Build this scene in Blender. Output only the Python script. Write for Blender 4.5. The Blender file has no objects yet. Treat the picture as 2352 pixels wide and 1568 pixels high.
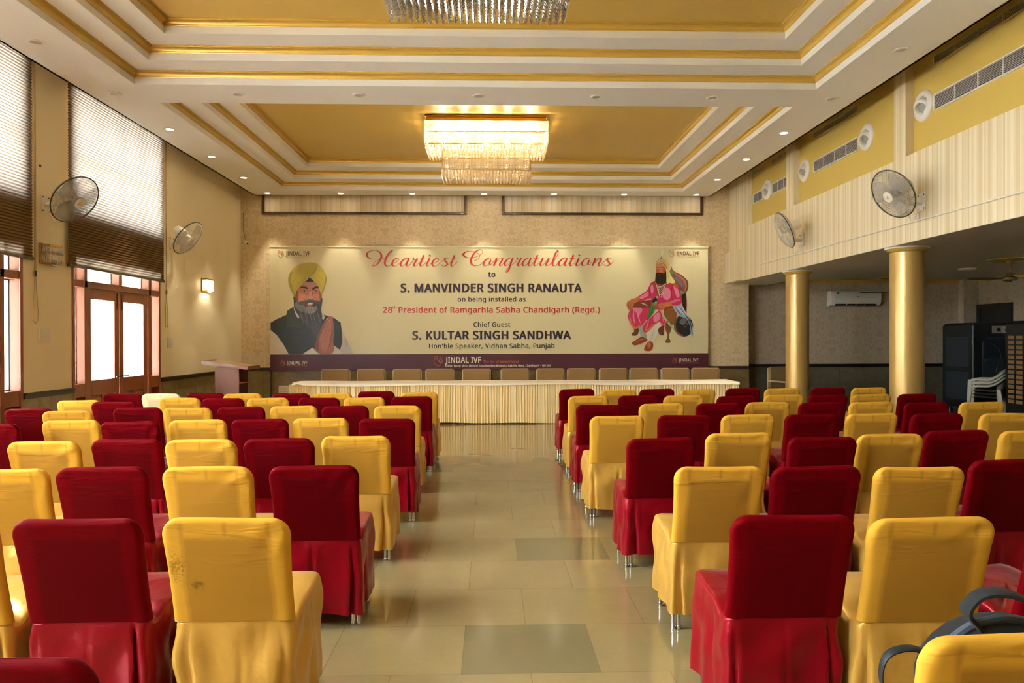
import bpy, math, random
from mathutils import Vector, Matrix, Euler
S = bpy.context.scene
COL = S.collection
PI = math.pi

# ------------------------------------------------------------------ camera, world, exposure, big lights
cam_d = bpy.data.cameras.new('camera'); cam = bpy.data.objects.new('camera', cam_d); COL.objects.link(cam)
cam_d.sensor_width = 36.0; cam_d.lens = 36.0 * 1660 / 2352; cam_d.clip_start = 0.05; cam_d.clip_end = 200
YAW, PITCH, ROLL = math.atan(48 / 1660), math.atan(6 / 1660), math.radians(0.13)
cam.matrix_world = Matrix.Translation((0, 0, 1.53)) @ Matrix.Rotation(-YAW, 4, 'Z') @ Matrix.Rotation(PI / 2 - PITCH, 4, 'X') @ Matrix.Rotation(-ROLL, 4, 'Z')
S.camera = cam
S.view_settings.view_transform = 'Standard'; S.view_settings.look = 'None'
S.view_settings.gamma = 1.0; S.view_settings.use_curve_mapping = False
S.view_settings.exposure = 1.6
cy = S.cycles
cy.max_bounces = 8; cy.diffuse_bounces = 6; cy.glossy_bounces = 3; cy.transmission_bounces = 5
cy.transparent_max_bounces = 16; cy.sample_clamp_indirect = 6.0; cy.caustics_reflective = False; cy.caustics_refractive = False
cy.use_denoising = True

SKY = 18.0
w = bpy.data.worlds.new('world'); S.world = w; w.use_nodes = True
bg = w.node_tree.nodes['Background']; bg.inputs['Color'].default_value = (0.88, 0.98, 1.09, 1); bg.inputs['Strength'].default_value = SKY

XL, XR, YB, ZS = -5.2, 5.05, 15.2, 4.5          # walls and soffit height
WIN = [(-0.93, 1.45), (2.42, 4.80), (5.77, 8.17), (9.12, 11.50)]   # window and door bays in the window wall
for y0, y1 in WIN:                                # daylight portals outside each bay
    l = bpy.data.lights.new('daylight', 'AREA'); l.shape = 'RECTANGLE'; l.size = 4.9; l.size_y = y1 - y0
    l.cycles.is_portal = True
    o = bpy.data.objects.new('daylight', l); COL.objects.link(o); o.location = (XL - 0.34, (y0 + y1) / 2, 2.4)
    o.rotation_euler = (0, -PI / 2, 0)
def lamp(name, kind, loc, power, col=(1, .78, .5), **k):
    l = bpy.data.lights.new(name, kind); l.energy = power; l.color = col
    for a, v in k.items(): setattr(l, a, v)
    o = bpy.data.objects.new(name, l); COL.objects.link(o); o.location = loc
    return o

sn = bpy.data.lights.new('sun', 'SUN'); sn.energy = 55; sn.angle = math.radians(4); sn.color = (1, .98, .95)
so = bpy.data.objects.new('sun', sn); COL.objects.link(so); so.rotation_euler = (math.radians(-48), math.radians(-8), 0)   # high behind the banner wall: lights the paving outside, not the hall
# ------------------------------------------------------------------ helpers
def L(r, g, b):
    f = lambda c: ((c / 255 + .055) / 1.055) ** 2.4 if c > 10 else c / 255 / 12.92
    return (f(r), f(g), f(b), 1)
class NT:
    def __init__(s, name):
        s.m = bpy.data.materials.new(name); s.m.use_nodes = True; s.t = s.m.node_tree; s.t.nodes.clear()
        s.out = s.n('ShaderNodeOutputMaterial')
    def n(s, typ, ins=None, **k):
        x = s.t.nodes.new(typ)
        for a, v in k.items(): setattr(x, a, v)
        for a, v in (ins or {}).items(): s.set(x.inputs[a], v)
        return x
    def set(s, sock, v):
        if isinstance(v, bpy.types.NodeSocket): s.t.links.new(v, sock)
        elif isinstance(v, bpy.types.Node): s.t.links.new(v.outputs[0], sock)
        else: sock.default_value = v
    def math(s, op, a, b=0.0, c=0.0):
        x = s.n('ShaderNodeMath', operation=op); s.set(x.inputs[0], a); s.set(x.inputs[1], b); s.set(x.inputs[2], c); return x.outputs[0]
    def mix(s, f, a, b, blend='MIX'):
        x = s.n('ShaderNodeMix', data_type='RGBA', blend_type=blend); s.set(x.inputs[0], f); s.set(x.inputs[6], a); s.set(x.inputs[7], b); return x.outputs[2]
    def ramp(s, f, stops, interp='LINEAR'):
        x = s.n('ShaderNodeValToRGB'); x.color_ramp.interpolation = interp; e = x.color_ramp.elements
        while len(e) < len(stops): e.new(0.5)
        for i, (p, c) in enumerate(stops):
            e[i].position = p; e[i].color = c if len(c) == 4 else (*c, 1)
        s.set(x.inputs[0], f); return x.outputs[0]
    def noise(s, vec, scale, detail=2, rough=.5, dist=0.0):
        x = s.n('ShaderNodeTexNoise', {'Scale': scale, 'Detail': detail, 'Roughness': rough, 'Distortion': dist})
        if vec is not None: s.set(x.inputs['Vector'], vec)
        return x.outputs[0]
    def pos(s): return s.n('ShaderNodeNewGeometry').outputs['Position']
    def obj(s): return s.n('ShaderNodeTexCoord').outputs['Object']
    def rnd(s): return s.n('ShaderNodeObjectInfo').outputs['Random']
    def xyz(s, v):
        x = s.n('ShaderNodeSeparateXYZ'); s.set(x.inputs[0], v); return x.outputs
    def vec(s, a, b, c):
        x = s.n('ShaderNodeCombineXYZ'); s.set(x.inputs[0], a); s.set(x.inputs[1], b); s.set(x.inputs[2], c); return x.outputs[0]
    def mapv(s, v, sc=(1, 1, 1), rot=(0, 0, 0), loc=(0, 0, 0)):
        x = s.n('ShaderNodeMapping', {'Scale': sc, 'Rotation': rot, 'Location': loc}); s.set(x.inputs[0], v); return x.outputs[0]
    def bump(s, h, strength=.3, dist=.01):
        return s.n('ShaderNodeBump', {'Height': h, 'Strength': strength, 'Distance': dist}).outputs[0]
    def bsdf(s, **k):
        p = s.n('ShaderNodeBsdfPrincipled')
        names = dict(col='Base Color', rough='Roughness', metal='Metallic', normal='Normal', spec='Specular IOR Level', coat='Coat Weight', sheen='Sheen Weight',
                     trans='Transmission Weight', ecol='Emission Color', estr='Emission Strength', alpha='Alpha', ior='IOR', crough='Coat Roughness',
                     aniso='Anisotropic', stint='Sheen Tint', spectint='Specular Tint', sheenr='Sheen Roughness')
        for a, v in k.items(): s.set(p.inputs[names[a]], v)
        return p
    def done(s, sh):
        s.set(s.out.inputs[0], sh); return s.m
def plain(name, col, rough=.5, **k):
    t = NT(name); v = t.noise(t.obj(), 9, 3)
    c = t.mix(t.math('MULTIPLY', v, .16), col, tuple(x * .72 for x in col[:3]) + (1,))
    return t.done(t.bsdf(col=c, rough=rough, **k))
def glow(name, col, strength):
    t = NT(name); return t.done(t.n('ShaderNodeEmission', {'Color': col, 'Strength': strength}))

class MB:
    """collects shapes; build() links them as one mesh object"""
    def __init__(s): s.v = []; s.f = []; s.mi = []; s.sm = []; s.M = None
    def add(s, vs, fs, mi=0, smooth=False):
        b = len(s.v)
        for p in vs:
            p = Vector(p); s.v.append(tuple(s.M @ p) if s.M else tuple(p))
        for f in fs: s.f.append([i + b for i in f]); s.mi.append(mi); s.sm.append(smooth)
        return s
    def box(s, x0, x1, y0, y1, z0, z1, mi=0):
        vs = [(x, y, z) for z in (z0, z1) for y in (y0, y1) for x in (x0, x1)]
        return s.add(vs, [(0, 2, 3, 1), (4, 5, 7, 6), (0, 1, 5, 4), (2, 6, 7, 3), (0, 4, 6, 2), (1, 3, 7, 5)], mi)
    def tube(s, pts, r, n=8, mi=0, closed=False, cap=True):
        pts = [Vector(p) for p in pts]; N = len(pts); rs = r if isinstance(r, (list, tuple)) else [r] * N
        vs = []; up = None
        for i, p in enumerate(pts):
            a = pts[i - 1] if (i > 0 or closed) else p; b = pts[(i + 1) % N] if (i < N - 1 or closed) else p
            d = (b - a); d = d.normalized() if d.length > 1e-9 else Vector((0, 0, 1))
            if up is None: up = Vector((0, 0, 1)) if abs(d.z) < .9 else Vector((1, 0, 0))
            u = up - d * up.dot(d)
            if u.length < 1e-6: u = d.orthogonal()
            u.normalize(); up = u; w_ = d.cross(u)
            for k in range(n):
                t = 2 * PI * k / n; vs.append(p + u * (math.cos(t) * rs[i]) + w_ * (math.sin(t) * rs[i]))
        fs = []
        for i in range(N if closed else N - 1):
            for k in range(n):
                j = (i + 1) % N; fs.append((i * n + k, i * n + (k + 1) % n, j * n + (k + 1) % n, j * n + k))
        if cap and not closed: fs.append(tuple(range(n - 1, -1, -1))); fs.append(tuple((N - 1) * n + k for k in range(n)))
        return s.add(vs, fs, mi, n > 5)
    def lathe(s, prof, n=32, o=(0, 0, 0), mi=0, sx=1.0, sy=1.0, smooth=True):
        vs = [(o[0] + r * sx * math.cos(2 * PI * k / n), o[1] + r * sy * math.sin(2 * PI * k / n), o[2] + z) for r, z in prof for k in range(n)]
        fs = [(i * n + k, i * n + (k + 1) % n, (i + 1) * n + (k + 1) % n, (i + 1) * n + k) for i in range(len(prof) - 1) for k in range(n)]
        if prof[0][0] > 1e-5: fs.append(tuple(range(n - 1, -1, -1)))
        if prof[-1][0] > 1e-5: fs.append(tuple((len(prof) - 1) * n + k for k in range(n)))
        return s.add(vs, fs, mi, smooth)
    def loft(s, loops, mi=0, closed=True, cap0=False, cap1=False, smooth=True):
        n = len(loops[0]); vs = [p for l in loops for p in l]; fs = []
        for i in range(len(loops) - 1):
            for k in range(n if closed else n - 1):
                fs.append((i * n + k, i * n + (k + 1) % n, (i + 1) * n + (k + 1) % n, (i + 1) * n + k))
        if cap0: fs.append(tuple(range(n - 1, -1, -1)))
        if cap1: fs.append(tuple((len(loops) - 1) * n + k for k in range(n)))
        return s.add(vs, fs, mi, smooth)
    def prism(s, poly, axis, a0, a1, mi=0, smooth=False):
        """2D polygon pushed along an axis: 'x' -> (y,z), 'y' -> (x,z), 'z' -> (x,y)"""
        mk = {'x': lambda p, a: (a, p[0], p[1]), 'y': lambda p, a: (p[0], a, p[1]), 'z': lambda p, a: (p[0], p[1], a)}[axis]
        n = len(poly); vs = [mk(p, a0) for p in poly] + [mk(p, a1) for p in poly]
        fs = [tuple(range(n - 1, -1, -1)), tuple(range(n, 2 * n))] + [(i, (i + 1) % n, (i + 1) % n + n, i + n) for i in range(n)]
        return s.add(vs, fs, mi, smooth)
    def build(s, name, mats, parent=None, bevel=0.0, sharp=40, seg=2, fixn=True, data=None):
        me = bpy.data.meshes.new(name); me.from_pydata(s.v, [], s.f)
        mats = mats if isinstance(mats, (list, tuple)) else [mats]
        for m in mats: me.materials.append(m)
        me.polygons.foreach_set('material_index', s.mi); me.polygons.foreach_set('use_smooth', s.sm)
        if fixn:
            import bmesh
            bm = bmesh.new(); bm.from_mesh(me); bmesh.ops.recalc_face_normals(bm, faces=bm.faces); bm.to_mesh(me); bm.free()
        if any(s.sm): me.set_sharp_from_angle(angle=math.radians(sharp))
        me.update()
        o = bpy.data.objects.new(name, me); COL.objects.link(o)
        if parent: o.parent = parent
        if bevel:
            b = o.modifiers.new('bevel', 'BEVEL'); b.width = bevel; b.segments = seg; b.limit_method = 'ANGLE'; b.angle_limit = math.radians(50)
            b.harden_normals = False
        return o
def tag(o, label=None, cat=None, group=None, kind=None):
    if label: o['label'] = label
    if cat: o['category'] = cat
    if group: o['group'] = group
    if kind: o['kind'] = kind
    return o
def thing(name, label, cat, loc=(0, 0, 0), rz=0.0, group=None):
    o = bpy.data.objects.new(name, None); COL.objects.link(o); o.empty_display_size = .1
    o.location = loc; o.rotation_euler = (0, 0, rz); return tag(o, label, cat, group)
def struct(o, label=None, cat=None): return tag(o, label, cat, None, 'structure')
def dup(root, loc, rz, label, name=None):
    r = root.copy(); COL.objects.link(r); r.location = loc; r.rotation_euler = (0, 0, rz); r['label'] = label
    for ch in list(root.children):
        c = ch.copy(); COL.objects.link(c); c.parent = r
        for g in ch.children:
            d = g.copy(); COL.objects.link(d); d.parent = c
    return r
def cat_rom(pts, k=6, closed=False):
    P = [Vector(p) for p in pts]; N = len(P); out = []
    for i in range(N if closed else N - 1):
        p1, p2 = P[i], P[(i + 1) % N]
        p0 = P[i - 1] if (i > 0 or closed) else p1 * 2 - p2
        p3 = P[(i + 2) % N] if (i < N - 2 or closed) else p2 * 2 - p1
        for j in range(k):
            t = j / k
            out.append(.5 * ((2 * p1) + (p2 - p0) * t + (2 * p0 - 5 * p1 + 4 * p2 - p3) * t * t + (3 * p1 - p0 - 3 * p2 + p3) * t ** 3))
    if not closed: out.append(P[-1])
    return out
def frame_from_normal(loc, n, up=(0, 0, 1)):
    """matrix whose local +Z looks along n"""
    z = Vector(n).normalized(); x = Vector(up).cross(z).normalized(); y = z.cross(x)
    m = Matrix((x, y, z)).transposed().to_4x4(); m.translation = Vector(loc); return m

# ------------------------------------------------------------------ materials
def m_paint(name, col, rough=.55, amt=.08, bump=.05, metal=0.0):
    t = NT(name); p = t.pos(); v = t.noise(p, 1.3, 4, .6); f = t.noise(p, 60, 2)
    c = t.mix(t.math('MULTIPLY', v, amt * 2), col, tuple(x * .7 for x in col[:3]) + (1,))
    return t.done(t.bsdf(col=c, rough=rough, metal=metal, normal=t.bump(f, bump, .004)))
def m_damask(name, base, motif, rough=.5):
    t = NT(name); x, y, z = t.xyz(t.pos()); x = t.math('ADD', x, y)
    col = t.math('FLOOR', t.math('DIVIDE', x, .53)); par = t.math('MULTIPLY', t.math('FLOORED_MODULO', col, 2.0), .36)
    mx = t.math('ABSOLUTE', t.math('SUBTRACT', t.math('FRACT', t.math('DIVIDE', x, .53)), .5))
    zz = t.math('ADD', z, par)
    mz = t.math('ABSOLUTE', t.math('SUBTRACT', t.math('FRACT', t.math('DIVIDE', zz, .72)), .5))
    v = t.vec(t.math('MULTIPLY', mx, 1.0), t.math('MULTIPLY', mz, 1.3), 0.37)
    n = t.noise(v, 8.5, 1.2, .5, 1.6)
    leaf = t.ramp(n, [(0.53, (0, 0, 0)), (0.56, (1, 1, 1))])
    line = t.ramp(t.math('ABSOLUTE', t.math('SUBTRACT', n, .43)), [(0.010, (1, 1, 1)), (0.024, (0, 0, 0))])
    d = t.math('SQRT', t.math('ADD', t.math('POWER', t.math('MULTIPLY', mx, 1.1), 2.0), t.math('POWER', t.math('SUBTRACT', mz, .26), 2.0)))
    pod = t.ramp(t.math('ADD', d, t.math('MULTIPLY', n, .06)), [(0.13, (1, 1, 1)), (0.15, (0, 0, 0))])
    f = t.math('MAXIMUM', t.math('MAXIMUM', leaf, t.math('MULTIPLY', line, .8)), t.math('MULTIPLY', pod, .9))
    age = t.noise(t.pos(), .8, 3)
    b = t.mix(t.math('MULTIPLY', age, .18), base, tuple(c * .75 for c in base[:3]) + (1,))
    c = t.mix(t.math('MULTIPLY', f, .8), b, motif)
    return t.done(t.bsdf(col=c, rough=rough, normal=t.bump(t.noise(t.pos(), 220, 2), .06, .002)))
def m_stripes(name, axis, period, stops, rough=.5, dim=1.0):
    t = NT(name); c3 = t.xyz(t.pos()); u = t.math('FRACT', t.math('DIVIDE', c3[axis], period))
    c = t.ramp(u, [(p, tuple(v * dim for v in k[:3]) + (1,)) for p, k in stops], 'CONSTANT')
    n = t.noise(t.mapv(t.pos(), (6, 6, 1.2)), 3, 4)
    c = t.mix(t.math('MULTIPLY', n, .28), c, L(196, 172, 128))
    return t.done(t.bsdf(col=c, rough=rough))
def m_marble(name, a, b, rough=.25, vein=.16):
    t = NT(name); p = t.pos(); n = t.noise(t.mapv(p, (1, 1, 1.6)), 2.2, 8, .62, 1.4)
    v = t.ramp(t.math('ABSOLUTE', t.math('SUBTRACT', t.noise(p, 1.6, 5, .6, 2.2), .5)), [(0.0, (1, 1, 1)), (0.035, (0, 0, 0))])
    c = t.mix(n, a, b); c = t.mix(t.math('MULTIPLY', v, vein), c, L(190, 175, 140))
    x, y, z = t.xyz(p)
    j = t.math('LESS_THAN', t.math('FRACT', t.math('DIVIDE', t.math('ADD', x, y), 1.16)), .006)
    c = t.mix(t.math('MULTIPLY', j, .5), c, L(70, 62, 45))
    return t.done(t.bsdf(col=c, rough=rough))
def m_wood(name, a, b, rough=.35, sc=(14, 14, 1.2)):
    t = NT(name); n = t.noise(t.mapv(t.obj(), sc), 3, 6, .6, 1.0)
    return t.done(t.bsdf(col=t.mix(n, a, b), rough=rough, normal=t.bump(n, .1, .003), coat=.15))
def m_floor():
    t = NT('kota_stone_floor'); x, y, z = t.xyz(t.pos())
    bv = t.vec(t.math('ADD', x, 32 * .64 + .14), t.math('ADD', y, 21 * .56 - 3.30), 0.0)
    br = t.n('ShaderNodeTexBrick', {'Vector': bv, 'Scale': 1.0, 'Mortar Size': .0022, 'Mortar Smooth': .3, 'Bias': 0.0, 'Brick Width': .64, 'Row Height': .56,
             'Color1': (1, 1, 1, 1), 'Color2': (.84, .86, .83, 1), 'Mortar': (.62, .6, .58, 1)}, offset=.5, offset_frequency=2, squash=1.0)
    n1 = t.noise(t.pos(), 2.3, 6, .6, .6); n2 = t.noise(t.pos(), 26, 5, .7)
    c = t.mix(n1, L(176, 154, 106), L(152, 133, 92)); c = t.mix(t.math('MULTIPLY', n2, .22), c, L(96, 90, 66))
    c = t.mix(1.0, c, br.outputs[0], 'MULTIPLY')
    def inbox(x0, x1, y0, y1):
        a = t.math('MULTIPLY', t.math('GREATER_THAN', x, x0), t.math('LESS_THAN', x, x1))
        b = t.math('MULTIPLY', t.math('GREATER_THAN', y, y0), t.math('LESS_THAN', y, y1)); return t.math('MULTIPLY', a, b)
    dk = t.math('MAXIMUM', inbox(-.14, .50, 3.30, 3.86), inbox(.18, .82, 4.98, 5.54))
    c = t.mix(t.math('MULTIPLY', dk, .5), c, L(92, 92, 66))
    r = t.math('ADD', .085, t.math('MULTIPLY', n2, .10))
    return t.done(t.bsdf(col=c, rough=r, spec=.5, normal=t.bump(t.noise(t.pos(), 1.6, 3), .05, .01)))
def cloth(name, base, deep, back, pad=None, stain=False):
    """chair fabric; back=True is the plain matt lycra of the backrest cover, else satin"""
    t = NT(name); o = t.obj(); x, y, z = t.xyz(o); r = t.rnd()
    c = t.mix(t.math('MULTIPLY', r, .55), base, deep)
    if pad:
        # the upholstered pad and the tubes of the chair show through the thin cover
        def soft(v, e, w_): return t.n('ShaderNodeMapRange', {'Value': v, 'From Min': e - w_, 'From Max': e + w_, 'To Min': 1.0, 'To Max': 0.0}).outputs[0]
        wob = t.math('MULTIPLY', t.math('SUBTRACT', t.noise(o, 7, 2), .5), .03)
        ax = t.math('ADD', t.math('ABSOLUTE', x), wob)
        m = t.math('MULTIPLY', soft(ax, .155, .010), soft(z, .815, .012))
        tb = t.math('MULTIPLY', t.math('MAXIMUM', soft(t.math('ABSOLUTE', t.math('SUBTRACT', ax, .155)), .008, .006), soft(t.math('ABSOLUTE', x), .007, .006)), .6)
        m = t.math('MAXIMUM', m, t.math('MULTIPLY', tb, soft(z, .872, .006)))
        c = t.mix(t.math('MULTIPLY', m, t.math('ADD', .6, t.math('MULTIPLY', r, .35))), c, pad)
    dirt = t.ramp(t.noise(t.mapv(o, (1, 1, 1), loc=(3, 1, 2)), 11, 6, .75), [(0.60, (0, 0, 0)), (0.80, (1, 1, 1))])
    c = t.mix(t.math('MULTIPLY', dirt, .30 if not stain else .4), c, tuple(v * .35 for v in base[:3]) + (1,))
    if stain:
        dx = t.math('SUBTRACT', x, -.19); dz = t.math('SUBTRACT', z, .70); d2 = t.math('SQRT', t.math('ADD', t.math('POWER', dx, 2.0), t.math('MULTIPLY', t.math('POWER', dz, 2.0), .5)))
        e1 = t.math('SQRT', t.math('ADD', t.math('POWER', t.math('SUBTRACT', x, -.115), 2.0), t.math('POWER', t.math('SUBTRACT', z, .63), 2.0)))
        d2 = t.math('MINIMUM', d2, t.math('MULTIPLY', e1, 1.6))
        spk = t.ramp(t.math('ADD', t.math('MULTIPLY', d2, 4.0), t.noise(o, 90, 5, .8)), [(0.50, (1, 1, 1)), (0.66, (0, 0, 0))])
        c = t.mix(t.math('MULTIPLY', spk, .5), c, L(60, 48, 20))
    off = t.vec(t.math('MULTIPLY', r, 37.0), t.math('MULTIPLY', r, 11.0), t.math('MULTIPLY', r, 23.0))
    ov = t.n('ShaderNodeVectorMath', operation='ADD'); t.set(ov.inputs[0], o); t.set(ov.inputs[1], off)
    if back:
        rot = t.vec(0.0, t.math('MULTIPLY_ADD', r, 1.6, -.8), 0.0)
        mp = t.n('ShaderNodeMapping', {'Scale': (4, 4, 22)}); t.set(mp.inputs[0], ov.outputs[0]); t.set(mp.inputs['Rotation'], rot)
        fold = t.ramp(t.noise(mp.outputs[0], 1.0, 2, .5, .8), [(0.50, (0, 0, 0)), (0.78, (1, 1, 1))])
        env = t.n('ShaderNodeMapRange', {'Value': z, 'From Min': .66, 'From Max': .86, 'To Min': .04, 'To Max': 1.0}).outputs[0]
        h = t.math('ADD', t.math('MULTIPLY', fold, env), t.math('MULTIPLY', t.noise(o, 420, 1), .02))
        return t.done(t.bsdf(col=c, rough=.6, spec=.04, normal=t.bump(h, .36, .012)))
    n1 = t.noise(t.mapv(ov.outputs[0], (5, 5, 1.6)), 1.0, 1.5, .5, 1.0); n2 = t.noise(t.mapv(ov.outputs[0], (19, 19, 24)), 1.0, 2, .5, .8)
    h = t.math('ADD', n1, t.math('MULTIPLY', n2, .16))
    return t.done(t.bsdf(col=c, rough=.32, spec=.3, metal=.3, sheen=.12, sheenr=.3, stint=(1, .85, .8, 1), aniso=.5, normal=t.bump(h, .5, .024)))

WHITE = m_paint('ceiling_white', L(238, 236, 231), .6)
GOLD = m_paint('satin_gold_paint', L(214, 178, 84), .27, .05, metal=.3)
GOLDFIELD = m_paint('gold_ceiling_field', L(204, 168, 74), .38, .06)
CREAMW = m_paint('cream_wall_paint', L(240, 225, 188), .55, .06)
YELPAN = m_paint('mustard_wall_panel', L(198, 170, 84), .45, .06)
DARKVOID = m_paint('pale_plaster', L(226, 216, 200), .8)
BAYCEIL = m_paint('grey_bay_ceiling', L(200, 194, 182), .4)
DAMASK = m_damask('damask_wallpaper', L(220, 200, 164), L(198, 172, 128))
DAMASK2 = m_damask('damask_wallpaper_bay', L(188, 172, 148), L(168, 148, 122))
_a, _b, _c = L(222, 206, 172), L(234, 222, 196), L(212, 192, 152)
STRIPE = m_stripes('striped_wallpaper', 1, .53, [(0, _a), (.08, _b), (.13, _c), (.19, _b), (.21, _a), (.33, _c), (.36, _b), (.47, _a), (.52, _c), (.60, _b), (.64, _a), (.72, _b), (.75, _c), (.86, _a), (.92, _b)])
STRIPEB = m_stripes('striped_panel_fabric', 0, .42, [(0, _a), (.1, _b), (.3, _c), (.32, _a), (.5, _b), (.53, L(150, 125, 85)), (.545, _c), (.7, _a), (.85, _b)])
MARBLE = m_marble('olive_marble_dado', L(150, 132, 88), L(112, 98, 64))
MARBLE2 = m_marble('grey_marble_dado', L(112, 106, 86), L(84, 79, 62), .25, .06)
RAIL = m_wood('dark_rail_wood', L(66, 46, 26), L(44, 30, 18), .4)
FRAME = m_wood('brown_panel_frame', L(86, 58, 34), L(58, 40, 24), .4)
DOORW = m_wood('polished_door_wood', L(156, 86, 48), L(116, 60, 32), .28)
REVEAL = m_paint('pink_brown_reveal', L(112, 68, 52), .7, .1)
FLOOR = m_floor()
CHROME = NT('chrome'); CHROME = CHROME.done(CHROME.bsdf(col=L(205, 205, 205), rough=.16, metal=1.0))
WPLAST = plain('white_plastic', L(228, 220, 206), .35)
WPAINT = plain('white_enamel', L(232, 228, 222), .3)
BLACK = plain('black_plastic', L(22, 23, 24), .4)
BRASS = NT('brass'); BRASS = BRASS.done(BRASS.bsdf(col=L(196, 150, 70), rough=.28, metal=1.0))
def m_crystal(name, tint, tr=.62):
    t = NT(name); tp = t.n('ShaderNodeBsdfTransparent', {'Color': tint}); g = t.n('ShaderNodeBsdfGlossy', {'Color': (1, .97, .9, 1), 'Roughness': .06})
    d = t.n('ShaderNodeBsdfTranslucent', {'Color': tint}); d2 = t.n('ShaderNodeMixShader', {0: .34, 1: g, 2: d})
    fr = t.n('ShaderNodeLayerWeight', {'Blend': .45}).outputs['Facing']
    f = t.math('MULTIPLY_ADD', fr, 1 - tr, 1 - tr); return t.done(t.n('ShaderNodeMixShader', {0: f, 1: tp, 2: d2}))
CRYSTAL = m_crystal('crystal', (1, .95, .86, 1)); CRYSTALC = m_crystal('clear_crystal', (.86, .83, .78, 1), .5)
def m_glass():
    t = NT('window_glass'); tp = t.n('ShaderNodeBsdfTransparent', {'Color': (.97, .985, .985, 1)}); g = t.n('ShaderNodeBsdfGlossy', {'Roughness': .03})
    fc = t.n('ShaderNodeLayerWeight', {'Blend': .5}).outputs['Facing']
    f = t.math('MULTIPLY_ADD', t.math('POWER', fc, 5.0), .5, .03); return t.done(t.n('ShaderNodeMixShader', {0: f, 1: tp, 2: g}))
GLASS = m_glass()
# ------------------------------------------------------------------ floor, walls, ceiling
YR = -6.0                                          # wall behind the viewer
XB = 10.6                                          # far wall of the side bay
struct(MB().box(XL - .3, XB + .3, YR - .3, 15.9, -.2, 0).build('floor', FLOOR))
struct(MB().box(-40, XL - .3, -30, 45, -.25, -.05).build('ground', plain('pale_paving', L(205, 200, 190), .8)))
OUTSIDE = m_paint('outside_plaster', L(226, 220, 208), .8)
struct(MB().box(-8.6, XL - .3, 5.45, 17, 2.72, 2.86).build('ceiling', OUTSIDE))        # unseen roof slab, added to keep skylight off the doors
struct(MB().box(-17.0, -16.6, -20, 40, -.1, 4.2).build('wall_outside', OUTSIDE))
# window wall with its four bays
m = MB(); edges = [YR - .3] + [v for w_ in WIN for v in w_] + [15.5]
for i in range(0, len(edges), 2): m.box(XL - .3, XL, edges[i], edges[i + 1], 0, 5.2)
for y0, y1 in WIN:
    m.box(XL - .3, XL, y0, y1, 2.6, 3.15); m.box(XL - .3, XL, y0, y1, 4.75, 5.2)
struct(m.build('wall_left', CREAMW))
# wall behind the head table, a step deeper in the side bay
struct(MB().box(XL - .3, 5.47, YB, YB + .9, 0, 5.2).build('wall_back', DAMASK))
struct(MB().box(5.47, XB + .3, 15.6, 15.9, 0, 5.2).build('wall_back', DAMASK2))
struct(MB().box(10.27, XB, 15.42, 15.6, 0, 2.8).build('wall_back', DAMASK2))
struct(MB().box(XB, XB + .3, YR, 15.9, 0, 5.2).build('wall_right', DAMASK2))
struct(MB().box(XL - .3, XB + .3, YR - .3, YR, 0, 5.2).build('wall_rear', CREAMW))
# upper wall over the columns: striped paper, mustard recesses between shallow piers
PANELS = [(-1.6, 1.75), (2.0, 5.1), (5.36, 8.66), (8.92, 11.92), (12.23, 14.10)]
m = MB(); m.box(XR, XR + .85, YR, YB, 2.69, 3.74)
ed = [YR] + [v for p in PANELS for v in p] + [YB]
for i in range(0, len(ed), 2): m.box(XR, XR + .85, ed[i], ed[i + 1], 3.74, 5.2)
m.box(4.94, XR, 14.35, YB, 2.69, 3.32)
struct(m.build('wall_right', STRIPE))
m = MB()
for y0, y1 in PANELS: m.box(XR + .10, XR + .5, y0, y1, 3.74, 5.2)
struct(m.build('wall_right', YELPAN))
# the upper slab, the hung ceiling with its two stepped coffers
struct(MB().box(XL - .3, XR + .9, YR - .3, 15.9, 5.2, 5.4).build('ceiling', DARKVOID))
CX0, CX1 = -4.14, 3.885
COFF = [(3.24, 8.54), (9.20, 14.50)]
SX0, SX1, SY1 = -4.88, 4.59, 15.02
STEP, INX, INY = .145, .335, .365
def ring(mb, rect, prof, mi=0, smooth=False):
    x0, x1, y0, y1 = rect
    loops = [[(x0 + a, y0 + a, z), (x1 - a, y0 + a, z), (x1 - a, y1 - a, z), (x0 + a, y1 - a, z)] for a, z in prof]
    return mb.loft(loops, mi, True, smooth=smooth)
m = MB(); ys = [YR] + [v for c in COFF for v in c] + [SY1]
for i in range(0, len(ys), 2): m.add([(CX0, ys[i], ZS), (CX1, ys[i], ZS), (CX1, ys[i + 1], ZS), (CX0, ys[i + 1], ZS)], [(0, 1, 2, 3)])
for x0, x1 in ((SX0, CX0), (CX1, SX1)): m.add([(x0, YR, ZS), (x1, YR, ZS), (x1, SY1, ZS), (x0, SY1, ZS)], [(0, 1, 2, 3)])
m.box(SX0, SX0 + .03, YR, SY1, ZS, ZS + .16); m.box(SX1 - .03, SX1, YR, SY1, ZS, ZS + .16); m.box(SX0, SX1, SY1 - .03, SY1, ZS, ZS + .16)
gold = []; fields = []
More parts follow.
